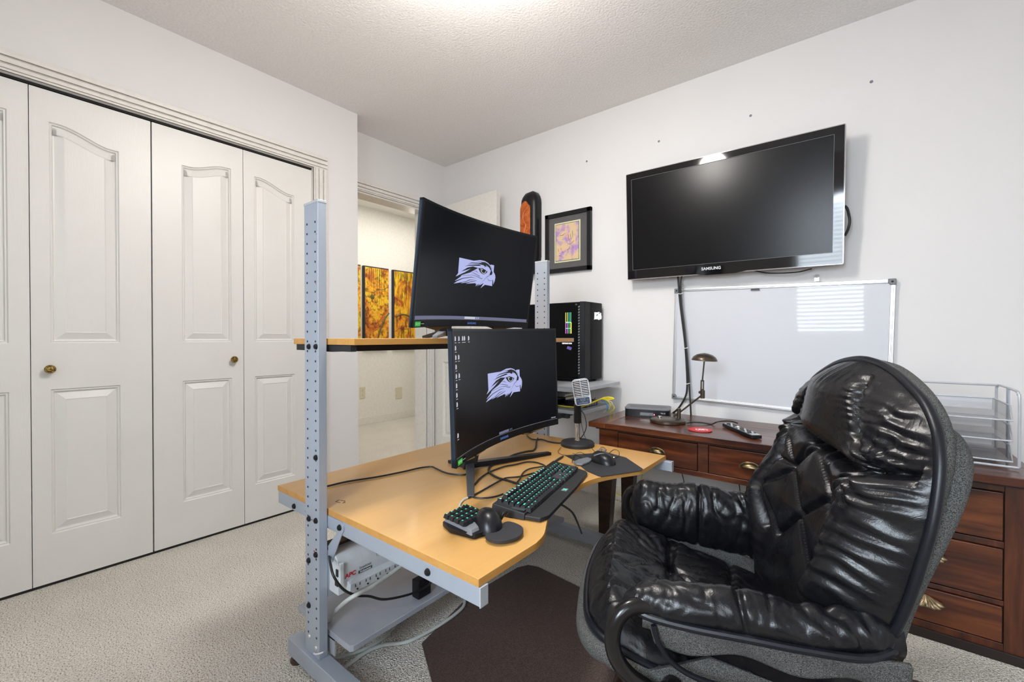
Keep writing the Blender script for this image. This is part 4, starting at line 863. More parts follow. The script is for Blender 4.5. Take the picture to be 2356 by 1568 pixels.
# right pedestal
pd = MB()
PX0, PX1 = -.085, .42
for a, b, c_, d_ in ((PX0, PX0 + .045, .03, CT - .036), (.352, PX1, .03, CT - .036)): pd.box(a, b, FY, FY + .03, c_, d_)
for z0, z1 in ((.03, .055), (.172, .188), (.352, .372), (.528, CT - .036)): pd.box(PX0 + .045, .352, FY + .001, FY + .029, z0, z1)
pd.box(PX0, PX0 + .02, FY + .03, CB - .03, .03, CT - .036); pd.box(PX1 - .02, PX1, FY + .03, CB - .03, .03, CT - .036); pd.box(PX0 + .02, PX1 - .02, CB - .045, CB - .03, .03, CT - .036)
pd.build('pedestal', M['oakv'], cs_, bevel=.0015)
MB().box(PX0 - .005, PX1 + .005, FY - .006, CB - .03, 0, .032).build('plinth', M['oakdark'], cs_, bevel=.002)
drawer(PX0 + .045, .352, .372, .528, shell=True, hx=.145); drawer(PX0 + .045, .352, .188, .352, shell=True, hx=.182); drawer(PX0 + .045, .352, .055, .172, shell=True, hx=.176)
for x in (XL + .04,):
    for y, t in ((2.0, .083), (2.27, .078)):
        w1, w0 = .084, .058
        q = MB(); q.add([(x, y, .395), (x + w1, y, .395), (x + w1, y + .06, .395), (x, y + .06, .395), (x + .004, y + .004, 0), (x + w0, y + .004, 0), (x + w0, y + .05, 0), (x + .004, y + .05, 0)], [(0, 1, 2, 3), (7, 6, 5, 4), (0, 4, 5, 1), (1, 5, 6, 2), (2, 6, 7, 3), (3, 7, 4, 0)]); q.build('leg', M['wood_base'], cs_, weld=True, bevel=.002)  # darker wood puts the shade under the top into the legs
# ---------------------------------------------------------------- things on the wooden desk
an = math.atan2(.064, .22)
md = thing('modem', 'low black modem box with mesh top and red light', 'modem', (-.9937, 2.222, CT), an)
MB().prism(rrp(.115, .075, .02), 0, .040, M=Matrix.Translation((.115, .078, 0))).build('case', M['black'], md, world=False, bevel=.003)
MB().prism(rrp(.117, .077, .022), .040, .047, M=Matrix.Translation((.115, .078, 0))).build('lid', M['grey'], md, world=False, bevel=.002)
MB().prism([(.115 + .098 * math.cos(t * PI / 16) * abs(math.cos(t * PI / 16)) ** -.25 if abs(math.cos(t * PI / 16)) > .01 else .115, .078 + .052 * math.sin(t * PI / 16)) for t in range(32)], .0472, .0478).build('mesh_top', mk('modem_mesh', (.10, .10, .11), .6, col2=(.22, .22, .23), nscale=700, bump=.6, bscale=700), md, world=False)
MB().box(.080, .15, -.0002, .0025, .010, .027).build('front_window', M['gloss'], md, world=False, bevel=.001)
MB().lathe([(.004, -.001), (.004, .0008), (0, .0015)], (.152, .0022, .017), 12, M=Matrix.Rotation(PI / 2, 4, 'X')).build('status_light', M['led_red'], md, world=False)
RM_ = RM[md.name]
text('TELUS', .0085, M['ui2'], md, RM_ @ frame((.196, .0018, .026), (1, 0, 0), (0, 0, 1)), 'lettering')
L0 = (-.7509, 2.1935)
lp = thing('desk_lamp', 'bronze jointed desk lamp with small domed shade and round base', 'lamp', (*L0, CT))
MB().lathe([(.082, 0), (.085, .004), (.085, .014), (.079, .019), (.04, .0245), (0, .026)], (*L0, CT), 48).build('base', M['bronze'], lp)
pl_ = at(1562, 962, 'y', 2.215)
MB().cyl((pl_.x, pl_.y, CT + .018), (pl_.x, pl_.y, at(1562, 939, 'y', pl_.y).z), .0095, 18).build('post', M['bronze'], lp, bevel=.001)
kk = at(1518, 962, 'y', 2.17); MB().lathe([(.0095, 0), (.0105, .003), (.0095, .011), (0, .012)], (kk.x, kk.y, CT + .021), 18).build('dimmer_knob', M['chrome'], lp)
yL = pl_.y + .01
a0 = at(1564, 948, 'y', yL); a1 = at(1613, 910, 'y', yL)
MB().tube([a0, a1], .0042, 10).build('lower_arm', M['bronze'], lp)
MB().tube([at(1550, 957, 'y', yL), at(1564, 948, 'y', yL)], .005, 10).build('arm_tail', M['bronze'], lp)
j0, j1 = at(1616.5, 916, 'y', yL), at(1616.5, 897, 'y', yL)
MB().cyl(j0, j1, .0105, 18).cyl(at(1610, 902, 'y', yL), at(1612, 902, 'y', yL + .012), .007, 12).build('elbow', M['bronze'], lp, bevel=.001)
f0, f1 = at(1615.5, 896, 'y', yL), at(1616, 875, 'y', yL)
for s in (-1, 1): MB().tube([f0 + Vector((s * .0055, 0, 0)), f1 + Vector((s * .0055, 0, 0))], .003, 8).build('fork', M['bronze'], lp)
MB().cyl(f0 + Vector((0, 0, -.004)), f0 + Vector((0, 0, .004)), .008, 14).cyl(f1 + Vector((0, 0, -.004)), f1 + Vector((0, 0, .003)), .0075, 14).build('fork_joint', M['bronze'], lp)
MB().tube([f0, f1], .002, 6).build('inner_wire', M['chrome'], lp)
sc2 = at(1620.5, 829, 'y', yL)
MB().tube([f1, sc2], .0035, 10).build('upper_rod', M['bronze'], lp)
Mt = Matrix.Translation(sc2) @ Matrix.Rotation(math.radians(3), 4, 'Y')
sd = MB().lathe([(.058, 0), (.057, .006), (.050, .018), (.036, .028), (.018, .034), (0, .036)], (0, 0, 0), 40, M=Mt).build('shade', M['bronze'], lp); q = sd.modifiers.new('thick', 'SOLIDIFY'); q.thickness = .0015
MB().lathe([(.054, .002), (.045, .012), (0, .02)], (0, 0, 0), 32, M=Mt).build('reflector', M['white'], lp)
MB().lathe([(0, -.006), (.009, -.004), (.011, .002), (.006, .006)], (0, 0, 0), 20, M=Mt).build('shade_socket', M['bronze'], lp)
cable('lamp_cord', [at(1580, 973, 'z', .588), at(1595, 971, 'z', .592), at(1615, 972, 'z', .590), at(1637, 975, 'z', .585), at(1650, 970, 'z', .60), at(1668, 968, 'z', .605), at(1684, 969, 'z', .600), at(1697, 973, 'z', .59)], .003, M['cable'], 'black lamp cord lying on the wooden desk behind the coaster')
cc = at(1611, 988, 'z', CT + .003)
co = thing('coaster', 'round red coaster with a white knotted emblem', 'coaster', (cc.x, cc.y, CT))
MB().lathe([(.050, 0), (.050, .002), (0, .002)], (cc.x, cc.y, CT), 40).build('backing', M['mpad'], co)
MB().lathe([(.051, .002), (.051, .004), (0, .0042)], (cc.x, cc.y, CT), 40).build('felt', M['red'], co)
q = MB(); ex = Vector((.80, .60, 0)); ey = Vector((-.60, .80, 0)); C0 = Vector((cc.x + .004, cc.y, CT + .0046))
lis = lambda a, b, ph, sx, sy, ox: [C0 + ex * (ox + sx * math.sin(a * t * PI / 30)) + ey * (sy * math.sin(b * t * PI / 30 + ph)) for t in range(60)]
q.tube(lis(1, 2, .3, .017, .014, -.006), .0024, 5, closed=True, flat=.2); q.tube(lis(1, 2, .3, .017, .014, .009), .0024, 5, closed=True, flat=.2)
q.build('emblem', M['paper'], co)
r0, r1 = at(1672, 977, 'z', CT + .008), at(1742, 1006, 'z', CT + .008)
dr = (r1 - r0); dr.z = 0; ln = dr.length; ra = math.atan2(dr.y, dr.x)
rc_ = thing('remote_control', 'long black television remote control on the wooden desk', 'remote control', (r0.x, r0.y, CT), ra)
MB().prism(rrp(ln / 2, .023, .008), .003, .016, M=Matrix.Translation((ln / 2, 0, 0))).build('body', M['black'], rc_, world=False, bevel=.003)
MB().prism(rrp(ln / 2 - .003, .0205, .006), .016, .0178, M=Matrix.Translation((ln / 2, 0, 0))).build('face_plate', M['grey'], rc_, world=False)
MB().prism(rrp(ln / 2 - .02, .014, .006), 0, .004, M=Matrix.Translation((ln / 2, 0, 0))).build('underside', M['blackm'], rc_, world=False)
for i in range(11):
    for j in range(4):
        if i == 4 and j in (1, 2): continue
        MB().box(.014 + i * (ln - .06) / 10, .014 + i * (ln - .06) / 10 + .007, -.0165 + j * .009, -.0165 + j * .009 + .006, .0176, .0195).build('button', M['white'] if (i + j) % 3 == 0 else M['black'], rc_, world=False)
MB().lathe([(.012, 0), (.012, .002), (.008, .003), (.007, .0015), (0, .0015)], (.014 + 4.3 * (ln - .06) / 10, 0, .0176), 20).build('ring_button', M['alu'], rc_, world=False)
MB().box(ln - .032, ln - .004, -.017, .017, .0178, .0185).build('end_plate', M['alu'], rc_, world=False)
# ---------------------------------------------------------------- mesh letter trays
def meshmat():
    m = bpy.data.materials.new('wire_mesh'); m.use_nodes = True; nt = m.node_tree; N = nt.nodes; L = nt.links; p = N['Principled BSDF']
    p.inputs['Base Color'].default_value = (.38, .39, .41, 1); p.inputs['Metallic'].default_value = .6; p.inputs['Roughness'].default_value = .45
    tc = N.new('ShaderNodeTexCoord'); outs = []
    for ax in ((1, 1, 1), (1, -1, 1)):
        dp = N.new('ShaderNodeVectorMath'); dp.operation = 'DOT_PRODUCT'; dp.inputs[1].default_value = tuple(a * 260 for a in ax); L.new(tc.outputs['Object'], dp.inputs[0])
        fr = N.new('ShaderNodeMath'); fr.operation = 'FRACT'; L.new(dp.outputs['Value'], fr.inputs[0]); lt = N.new('ShaderNodeMath'); lt.operation = 'LESS_THAN'; lt.inputs[1].default_value = .36; L.new(fr.outputs[0], lt.inputs[0]); outs.append(lt)
    mx = N.new('ShaderNodeMath'); mx.operation = 'MAXIMUM'; L.new(outs[0].outputs[0], mx.inputs[0]); L.new(outs[1].outputs[0], mx.inputs[1]); L.new(mx.outputs[0], p.inputs['Alpha']); return m
M['mesh'] = meshmat()
tr_ = thing('letter_tray', 'three tier silver wire mesh letter tray on the wooden desk', 'letter tray', (.26, 2.2, CT))
tx0, tx1, ty0, ty1 = .06, .398, 2.10, 2.40
wire = lambda pts, r, par, nm='wire', closed=False: MB().tube(pts, r, 8, closed=closed).build(nm, M['silver2'], par)
for s, x in ((0, tx0), (1, tx1)):
    wire(smooth([(x, ty0 - .005, .592), (x, ty0 - .005, .80), (x, ty0 + .01, .822), (x, ty0 + .04, .832), (x, ty1 - .04, .832), (x, ty1 - .01, .822), (x, ty1, .80), (x, ty1, .592)], 4), .004, tr_, 'side_frame')
    MB().box(x - .002, x + .002, ty0 + .12, ty0 + .15, .592, .830).build('upright_strap', M['silver'], tr_)
wire([(tx0, ty1 - .03, .831), (tx1, ty1 - .03, .831)], .004, tr_, 'top_rail'); wire([(tx0, ty0 - .005, .590), (tx1, ty0 - .005, .590)], .004, tr_, 'foot_rail'); wire([(tx0, ty1, .590), (tx1, ty1, .590)], .004, tr_, 'foot_rail')
for z in (.605, .672, .738):
    tt = MB(); a, b, c_, d_ = tx0 + .012, tx1 - .012, ty0 + .004, ty1 - .006; ta = MB(); hgt = .042
    def quad(mb, p): mb.add(p, [(0, 1, 2, 3)])
    quad(ta, [(a, c_, z), (b, c_, z), (b, d_, z), (a, d_, z)]); quad(ta, [(a, d_, z), (b, d_, z), (b, d_ + .003, z + hgt), (a, d_ + .003, z + hgt)])
    for x in (a, b): quad(ta, [(x, c_ + .02, z), (x, d_, z), (x, d_, z + hgt), (x, c_ + .06, z + hgt)])
    t_ = ta.build('mesh_tray', M['mesh'], tr_)
    wire([(a, c_, z), (b, c_, z), (b + .004, c_ + .06, z + hgt), (b + .004, d_, z + hgt), (a - .004, d_, z + hgt), (a - .004, c_ + .06, z + hgt)], .0028, t_, 'tray_rim', True)
# ---------------------------------------------------------------- television
tc_ = Vector((-.5658, 2.4281, 1.6429)); ya, ti, ro = -1.5744, -.0713, -.0113
n = Vector((math.cos(ya) * math.cos(ti), math.sin(ya) * math.cos(ti), math.sin(ti))); r = Vector((-math.sin(ya), math.cos(ya), 0)); u = n.cross(r); r2 = r * math.cos(ro) + u * math.sin(ro); u2 = n.cross(r2)
tv = thing('television', 'large black flat television mounted tilted on the wall', 'television', (tc_.x, 2.47, 1.33))
TM = frame(tc_, r2, u2)      # x right, y up, z towards the room
W, H = .505, .30
bz = MB(); bz.prism(rrp(W + .003, H + .003, .006), -.030, -.003, M=TM); bz.build('back_cover', M['black'], tv, bevel=.002)
tr2 = MB().prism(rrp(W + .005, H + .005, .008), -.0035, -.0005, M=TM).build('clear_edge', mk('clear_acrylic_edge', (.42, .40, .40), .15, coat=.5), tv, bevel=.001)
bz = MB()
sx0, sx1, sy0, sy1 = -W + .030, W - .036, -H + .050, H - .033
bp_ = [(-W, -H), (-.12, -H), (-.06, -H - .012), (.06, -H - .012), (.12, -H), (W, -H), (W, H), (-W, H)]
for q in ([(-W, -H), (sx0, sy0), (sx0, sy1), (-W, H)], [(W, -H), (W, H), (sx1, sy1), (sx1, sy0)], [(-W, H), (sx0, sy1), (sx1, sy1), (W, H)], [(-W, -H), (-.12, -H), (-.07, -H - .009), (.07, -H - .009), (.12, -H), (W, -H), (sx1, sy0), (sx0, sy0)]): bz.prism(q, -.0005, .0035, M=TM)
bz.build('bezel', M['gloss'], tv)
MB().prism([(sx0, sy0), (sx1, sy0), (sx1, sy1), (sx0, sy1)], -.001, .0012, M=TM).build('screen', M['tvscreen'], tv)
q = MB(); t = .0012
for a, b, c_, d_ in ((sx0, sx1, sy1 - t, sy1), (sx0, sx1, sy0, sy0 + t), (sx0, sx0 + t, sy0, sy1), (sx1 - t, sx1, sy0, sy1)): q.prism([(a, c_), (b, c_), (b, d_), (a, d_)], .001, .0042, M=TM)
q.build('screen_rim', M['grey'], tv)
text('SAMSUNG', .021, M['alu'], tv, TM @ Matrix.Translation((-.045, -H + .024, .0038)), 'brand_lettering', bold=.0006)
MB().box(-.72, -.42, 2.455, 2.53, 1.55, 1.75).build('wall_bracket', M['blackm'], tv, bevel=.002)
cable('television_cable', [(-.0750, 2.46, 1.60), (-.052, 2.462, 1.588), at(1953, 494, 'y', 2.465), at(1955, 510, 'y', 2.465), at(1951, 528, 'y', 2.465), at(1944, 542, 'y', 2.465)], .0055, M['cable'], 'thick black plug cable looping out beside the television')
cable('television_cable', [at(1735, 622, 'y', 2.49), at(1770, 628, 'y', 2.48), at(1830, 626, 'y', 2.48), at(1868, 618, 'y', 2.49)], .003, M['cable'], 'black cable sagging just below the television')
c1 = [(1559, 628), (1561, 650), (1564, 690), (1570, 740), (1576, 790), (1580, 850), (1581, 890), (1577, 912), (1563, 936), (1548, 950), (1541, 953)]
c2 = [(1569, 628), (1565, 655), (1567, 700), (1573, 750), (1578, 800), (1583, 860), (1587, 920), (1589, 962)]
cable('cable_pair', [at(a, b, 'y', 2.49) for a, b in c1], .0052, M['cable'], 'black television cable curving left to the modem')
cable('cable_pair', [at(a + 1, b, 'y', 2.482 + .002 * (i % 2)) for i, (a, b) in enumerate(c2)], .0046, M['cable'], 'black television cable dropping straight behind the wooden desk lamp')
for i, (a, b) in enumerate(((1565, 675), (1577, 800), (1581, 882))):
    tag(MB().tube([at(a - 5, b, 'y', 2.482), at(a, b + 1, 'y', 2.474), at(a + 6, b - 1, 'y', 2.482)], .0022, 6).build('cable_tie', M['white']), ['upper', 'middle', 'lower'][i] + ' white tie holding the two television cables', 'cable tie')
# ---------------------------------------------------------------- whiteboard
wb = thing('whiteboard', 'large framed whiteboard with grey corner caps', 'whiteboard', (-.358, 2.525, .64))
tl, trr, bl, br = Vector((-.831, 0, 1.282)), Vector((.113, 0, 1.2605)), Vector((-.8315, 0, .660)), Vector((.1125, 0, .6385))
ctr = (tl + trr + bl + br) / 4; xa = (trr - tl).normalized(); WM = frame((ctr.x, 2.522, ctr.z), xa, (0, 0, 1)); w2_, h2_ = .4722, .311
MB().prism([(-w2_ + .008, -h2_ + .008), (w2_ - .008, -h2_ + .008), (w2_ - .008, h2_ - .008), (-w2_ + .008, h2_ - .008)], -.008, .002, M=WM).build('panel', M['wb'], wb)
for a, b, c_, d_ in ((-w2_, w2_, h2_ - .017, h2_), (-w2_, w2_, -h2_, -h2_ + .017), (-w2_, -w2_ + .017, -h2_, h2_), (w2_ - .017, w2_, -h2_, h2_)):
    f_ = MB(); f_.prism([(a, c_), (b, c_), (b, d_), (a, d_)], -.010, .007, M=WM)
    if b - a > .1: f_.prism([(a, (c_ + d_) / 2 - .003), (b, (c_ + d_) / 2 - .003), (b, (c_ + d_) / 2 + .003), (a, (c_ + d_) / 2 + .003)], .006, .010, M=WM)
    else: f_.prism([((a + b) / 2 - .003, c_), ((a + b) / 2 + .003, c_), ((a + b) / 2 + .003, d_), ((a + b) / 2 - .003, d_)], .006, .010, M=WM)
    f_.build('frame_rail', M['alu'], wb, bevel=.002)
for sx in (-1, 1):
    for sy in (-1, 1):
        c_ = MB(); c_.prism([(sx * (w2_ + .001) + q[0], sy * (h2_ + .001) + q[1]) for q in [(0 if sx > 0 else 0, 0), (-sx * .028, 0), (-sx * .028, -sy * .016), (-sx * .018, -sy * .028), (0, -sy * .028)]], -.011, .012, M=WM)
        k_ = c_.build('corner_cap', M['grey'], wb, bevel=.003)
        MB().prism([(sx * (w2_ - .012) + .0045 * math.cos(t), sy * (h2_ - .012) + .0045 * math.sin(t)) for t in [j * PI / 6 for j in range(12)]], .0115, .0126, M=WM).build('screw_hole', M['dark'], k_)
for x, z in ((-.787, 1.290), (-.163, 1.290)):
    hx = MB(); hx.tube([Vector((x + .010 * math.cos(t), 2.527, z + .004 + .010 * math.sin(t))) for t in [j * PI / 8 for j in range(9)]], .0012, 6); hx.box(x - .009, x + .009, 2.522, 2.530, z - .018, z - .001); hx.lathe([(.004, 0), (.003, .003), (0, .004)], (x, 2.530, z + .006), 10, M=Matrix.Rotation(PI / 2, 4, 'X')); hx.build('hanger', M['alu'], wb)
MB().prism([(-.088, h2_ - .026), (-.046, h2_ - .026), (-.050, h2_ - .018), (-.084, h2_ - .018)], .002, .012, M=WM).build('pen_clip', M['darkgrey'], wb)
# ---------------------------------------------------------------- framed picture and carved mask
fr = thing('framed_picture', 'black framed colourful abstract print with wide dark mat', 'picture', (-1.535, 2.52, 1.44))
FX0, FX1, FZ0, FZ1 = -1.7105, -1.357, 1.4445, 1.848
q = MB()
for a, b, c_, d_ in ((FX0, FX1, FZ1 - .028, FZ1), (FX0, FX1, FZ0, FZ0 + .028), (FX0, FX0 + .028, FZ0, FZ1), (FX1 - .028, FX1, FZ0, FZ1)): q.box(a, b, 2.512, 2.535, c_, d_)
q.build('frame', M['black'], fr, bevel=.0015)
MB().box(FX0 + .026, FX1 - .026, 2.522, 2.530, FZ0 + .026, FZ1 - .026).build('mat_board', mk('mat_board_reflection', (.10, .096, .10), .12), fr)  # dark mat greyed to put its reflection into the colour
px0, px1, pz0, pz1 = -1.636, -1.4365, 1.513, 1.780
MB().box(px0, px1, 2.5205, 2.523, pz0, pz1).build('cream_fillet', mk('cream_fillet', (.75, .74, .48), .5), fr)
MB().box(px0 + .008, px1 - .008, 2.5196, 2.522, pz0 + .008, pz1 - .008).build('green_fillet', mk('green_fillet', (.12, .17, .08), .5), fr)
MB().box(px0 + .012, px1 - .012, 2.5190, 2.521, pz0 + .012, pz1 - .012).build('print', mk('tan_print', (.70, .50, .30), .5, col2=(.42, .25, .55), nscale=16, contrast=(.48, .60), detail=3), fr)
def blob(name, pts, rs, col):
    MB().tube([(px0 + .012 + a * (px1 - px0 - .024), 2.5188, pz0 + .012 + b * (pz1 - pz0 - .024)) for a, b in pts], rs, 8, flat=.12).build(name, mk(name, col, .6), fr)
blob('brush_stroke', [(.18, .70), (.30, .69), (.42, .74)], [.002, .004, .0015], (.05, .03, .02))
blob('brush_stroke', [(.55, .70), (.57, .60), (.60, .52)], [.004, .005, .003], (.6, .05, .04))
blob('brush_stroke', [(.64, .72), (.66, .62), (.69, .54)], [.001, .003, .002], (.03, .02, .02))
blob('brush_stroke', [(.74, .78), (.75, .68), (.75, .58)], [.004, .005, .002], (.04, .35, .12))
blob('brush_stroke', [(.50, .48), (.58, .42), (.70, .43), (.80, .50)], [.002, .003, .0035, .002], (.02, .02, .04))
blob('brush_stroke', [(.62, .35), (.58, .29), (.50, .27)], [.002, .004, .003], (.05, .03, .02))
blob('brush_stroke', [(.22, .35), (.25, .29)], [.003, .004], (.65, .08, .04))
blob('brush_stroke', [(.10, .34), (.14, .26)], [.002, .003], (.12, .08, .2))
blob('brush_stroke', [(.26, .25), (.34, .22)], [.003, .005], (.08, .02, .02))
blob('brush_stroke', [(.16, .135), (.20, .135)], [.007, .007], (.07, .02, .03))
blob('brush_stroke', [(.76, .36), (.77, .30)], [.002, .003], (.7, .10, .03))
blob('brush_stroke', [(.74, .285), (.86, .29)], [.002, .002], (.75, .65, .1))
mx_ = thing('carved_mask', 'tall black carved wooden wall sculpture with orange carved panel', 'sculpture', (-1.828, 2.50, 1.45))
P_ = []
for i in range(25):
    t = i / 24; z = 2.048 - t * .60; ww = .074 * min(1, math.sqrt(max(0, 1 - max(0, 1 - t * 5.5) ** 2)) + .02); dd = .075 * min(1, math.sqrt(max(0, 1 - max(0, 1 - t * 5.5) ** 2)) + .05)
    if t > .8: ww *= 1 - (t - .8) * 1.5
    P_.append([(-1.828 + ww * math.cos(PI * j / 20), 2.534 - dd * math.sin(PI * j / 20) ** .45, z) for j in range(21)])
MB().grid(P_).build('body', M['black'], mx_)
og = mk('orange_carving', (.55, .13, .02), .38, col2=(.35, .06, .01), nscale=40, bump=.3, bscale=120)
yf = 2.451
P_ = []
for i in range(21):
    t = (i / 20) ** 1.8; z = 1.962 - t * .40; ww = .044 * min(1, math.sqrt(max(0, 1 - max(0, 1 - t * 6) ** 2)) + .02)
    P_.append([(-1.843 + ww * s, yf + .006 + .004 * s * s, z) for s in [k / 8 - 1 for k in range(17)]])
MB().grid([row[::-1] for row in P_]).build('carved_panel', og, mx_)
dk = mk('carved_relief', (.62, .17, .03), .35)
q = MB()
def spi(cx_, cz_, r0_, turns, sgn, ph):
    q.tube([(cx_ + (r0_ * (1 - t / 30)) * math.cos(ph + sgn * t / 30 * turns * 2 * PI), yf + .006, cz_ + (r0_ * (1 - t / 30)) * math.sin(ph + sgn * t / 30 * turns * 2 * PI)) for t in range(28)], .003, 5)
spi(-1.856, 1.925, .021, 1.6, 1, 0); spi(-1.826, 1.868, .019, 1.4, -1, 2); spi(-1.858, 1.81, .021, 1.5, 1, 1); spi(-1.828, 1.76, .019, 1.5, -1, 3); spi(-1.856, 1.70, .019, 1.4, 1, 0)
q.tube(smooth([(-1.845, yf + .006, 1.955), (-1.815, yf + .008, 1.92), (-1.848, yf + .004, 1.885), (-1.858, yf + .004, 1.84), (-1.835, yf + .004, 1.79), (-1.85, yf + .004, 1.73), (-1.84, yf + .004, 1.66)], 5), .0028, 5)
q.build('carved_scroll', dk, mx_)
# wall anchors
for i, (a, b) in enumerate(((2005, 188), (1727, 266), (1516, 325), (1350, 371))):
    p_ = at(a, b, 'y', 2.536); tag(MB().lathe([(.0065, -.001), (.0065, .001), (.003, .0015), (0, .0005)], (p_.x, 2.536, p_.z), 14, M=Matrix.Rotation(PI / 2, 4, 'X')).build('wall_plug', M['grey']), 'small grey wall plug high on the television wall, ' + ['nearest the right edge of the photo', 'above the middle of the television', 'above the left half of the television', 'furthest left, above the framed picture'][i], 'wall plug', 'wall plugs in a row')
# ---------------------------------------------------------------- hall: triptych, sockets, vent
for i, (a, b, sd_) in enumerate(((2.42, 2.815, 1.0), (2.872, 3.192, 5.3), (3.274, 3.597, 9.7))):
    z0, z1 = .868, 1.830
    pt = thing('painting', ['tall yellow and orange painting panel, only its right edge showing', 'tall yellow orange painting panel with a small dark round shape', 'tall yellow orange painting panel with red vertical streaks, beside the monitor'][i], 'painting', (HX + .02, (a + b) / 2, z0), group='row of tall hall paintings')
    MB().box(HX + .002, HX + .036, a - .018, b, z0, z1).build('canvas_edge', M['blackm'], pt, bevel=.002)
    MB().box(HX + .036, HX + .0375, a, b - .002, z0 + .002, z1 - .014).build('painted_front', artmat(sd_, (1, 1, .25) if i == 2 else (1, 1, .8)), pt)
    dkp = mk('dark_brush_line', (.07, .05, .015), .5, col2=(.12, .12, .03))
    q = MB(); rnd = random.Random(i)
    for k in range(9):
        y = a + .05 + (b - a - .08) * k / 8 * (1 if i == 2 else .95); L_ = rnd.uniform(.12, .55) if i else .2
        q.tube([(HX + .0378, y, z1 - .02), (HX + .0378, y + rnd.uniform(-.01, .02), z1 - .02 - L_)], [rnd.uniform(.002, .005), .001], 5, flat=1)
    if i == 1: q.tube(smooth([(HX + .038, 3.19, 1.30), (HX + .038, 3.14, 1.24), (HX + .038, 3.08, 1.13), (HX + .038, 3.04, 1.0), (HX + .038, 3.01, .90)], 5), [.011] * 21, 6); q.tube(smooth([(HX + .038, 2.98, 1.52), (HX + .038, 3.04, 1.57), (HX + .038, 3.10, 1.57), (HX + .038, 3.18, 1.61)], 4), .003, 5); q.lathe([(.028, 0), (.028, .003), (.0, .004)], (HX + .037, 2.965, 1.475), 20, M=Matrix.Rotation(PI / 2, 4, 'Y'))
    if i == 2: q.tube(smooth([(HX + .038, 3.285, 1.26), (HX + .038, 3.38, 1.29), (HX + .038, 3.47, 1.28), (HX + .038, 3.56, 1.23)], 5), .009, 6); q.tube(smooth([(HX + .038, 3.285, 1.08), (HX + .038, 3.36, 1.12), (HX + .038, 3.46, 1.11), (HX + .038, 3.56, 1.17)], 4), .003, 5)
    q.build('brush_lines', dkp, pt)
ot = thing('wall_outlet', 'cream wall outlet low on the hall wall', 'outlet', (HX, 2.855, .306))
MB().box(HX, HX + .006, 2.820, 2.890, .306, .437).build('cover_plate', M['cream'], ot, bevel=.002)
for z in (.345, .398):
    s = MB(); s.cyl((HX + .004, 2.855, z), (HX + .0075, 2.855, z), .016, 16); k_ = s.build('socket', M['cream'], ot)
    MB().box(HX + .0075, HX + .008, 2.848, 2.850, z + .001, z + .009).box(HX + .0075, HX + .008, 2.859, 2.861, z + .001, z + .009).box(HX + .0075, HX + .008, 2.853, 2.857, z - .009, z - .005).build('slots', M['dark'], k_)
bp = thing('blank_plate', 'plain cream blank wall plate right of the hall outlet', 'wall plate', (HX, 3.36, .25))
MB().box(HX, HX + .006, 3.311, 3.409, .25, .392).build('cover_plate', M['cream'], bp, bevel=.003)
for z in (.275, .367): MB().cyl((HX + .005, 3.36, z), (HX + .0068, 3.36, z), .003, 8).build('screw', M['cream'], bp)
vt = thing('floor_register', 'white louvred air vent low on the hall wall', 'vent', (HX, 3.80, .066))
MB().box(HX, HX + .005, 3.690, 3.990, .066, .26).build('frame', M['white'], vt, bevel=.001)
MB().box(HX + .005, HX + .0055, 3.715, 3.965, .09, .236).build('backing', M['grey'], vt)
for k in range(10): MB().box(HX + .0045, HX + .011, 3.715, 3.965, .092 + k * .0148, .099 + k * .0148).build('louvre', M['white'], vt)
# ---------------------------------------------------------------- ceiling lamp (just out of the picture, it lights the room)
cl = thing('ceiling_light', 'round flush glass ceiling light above the computer desk', 'ceiling light', (-.95, .97, CH - .04))
MB().lathe([(.13, 0), (.13, .03), (0, .03)], (-.95, .97, CH - .031), 40).build('rim', M['white'], cl)
# ---------------------------------------------------------------- chair mat
P_ = [at(970, 1478, 'z', .006), at(1062, 1386, 'z', .006), at(1120, 1345, 'z', .006), at(1190, 1304, 'z', .006), at(1215, 1298, 'z', .006), at(1240, 1303, 'z', .006), at(1262, 1314, 'z', .006), at(1350, 1357, 'z', .006), Vector((-.30, 1.63, 0)), Vector((.05, 1.716, 0)), Vector((.17, 1.735, 0)), Vector((.27, 1.70, 0)), Vector((.30, 1.60, 0)), Vector((.36, .80, 0)), Vector((.32, .65, 0)), Vector((.22, .60, 0)), Vector((-.5, .62, 0)), Vector((-.86, .76, 0)), Vector((-.93, .82, 0))]
tag(MB().prism([(p.x, p.y) for p in P_], .0015, .0055).build('chair_mat', M['mat'], bevel=.0015), 'dark brown plastic chair mat on the carpet under the leather chair', 'chair mat')
# ---------------------------------------------------------------- leather recliner chair
# local frame: x = the way the sitter faces, y = the sitter's left, z up
ch = thing('leather_chair', 'black quilted leather recliner chair with grey tweed shell and looped arms', 'chair', (-.244, 1.214, 0), 3.522)
rec = .182
def segdist(P, A, B):
    A = np.array(A); B = np.array(B); d = B - A; t = np.clip(((P - A) @ d) / max(1e-9, d @ d), 0, 1); return np.linalg.norm(P - (A + t[:, None] * d), axis=1)
def polydist(P, L, closed=False):
    n = len(L); D = np.full(len(P), 9.0)
    for i in range(n if closed else n - 1): D = np.minimum(D, segdist(P, L[i], L[(i + 1) % n]))
    return D
sst = lambda x, a, b: (lambda t: t * t * (3 - 2 * t))(np.clip((x - a) / (b - a), 0, 1))
def nse(P3, f, seed=0, st=(1, 1, 1)): return np.array([noise.noise(Vector((p[0] * f * st[0] + seed, p[1] * f * st[1] + seed * .7, p[2] * f * st[2]))) for p in P3])
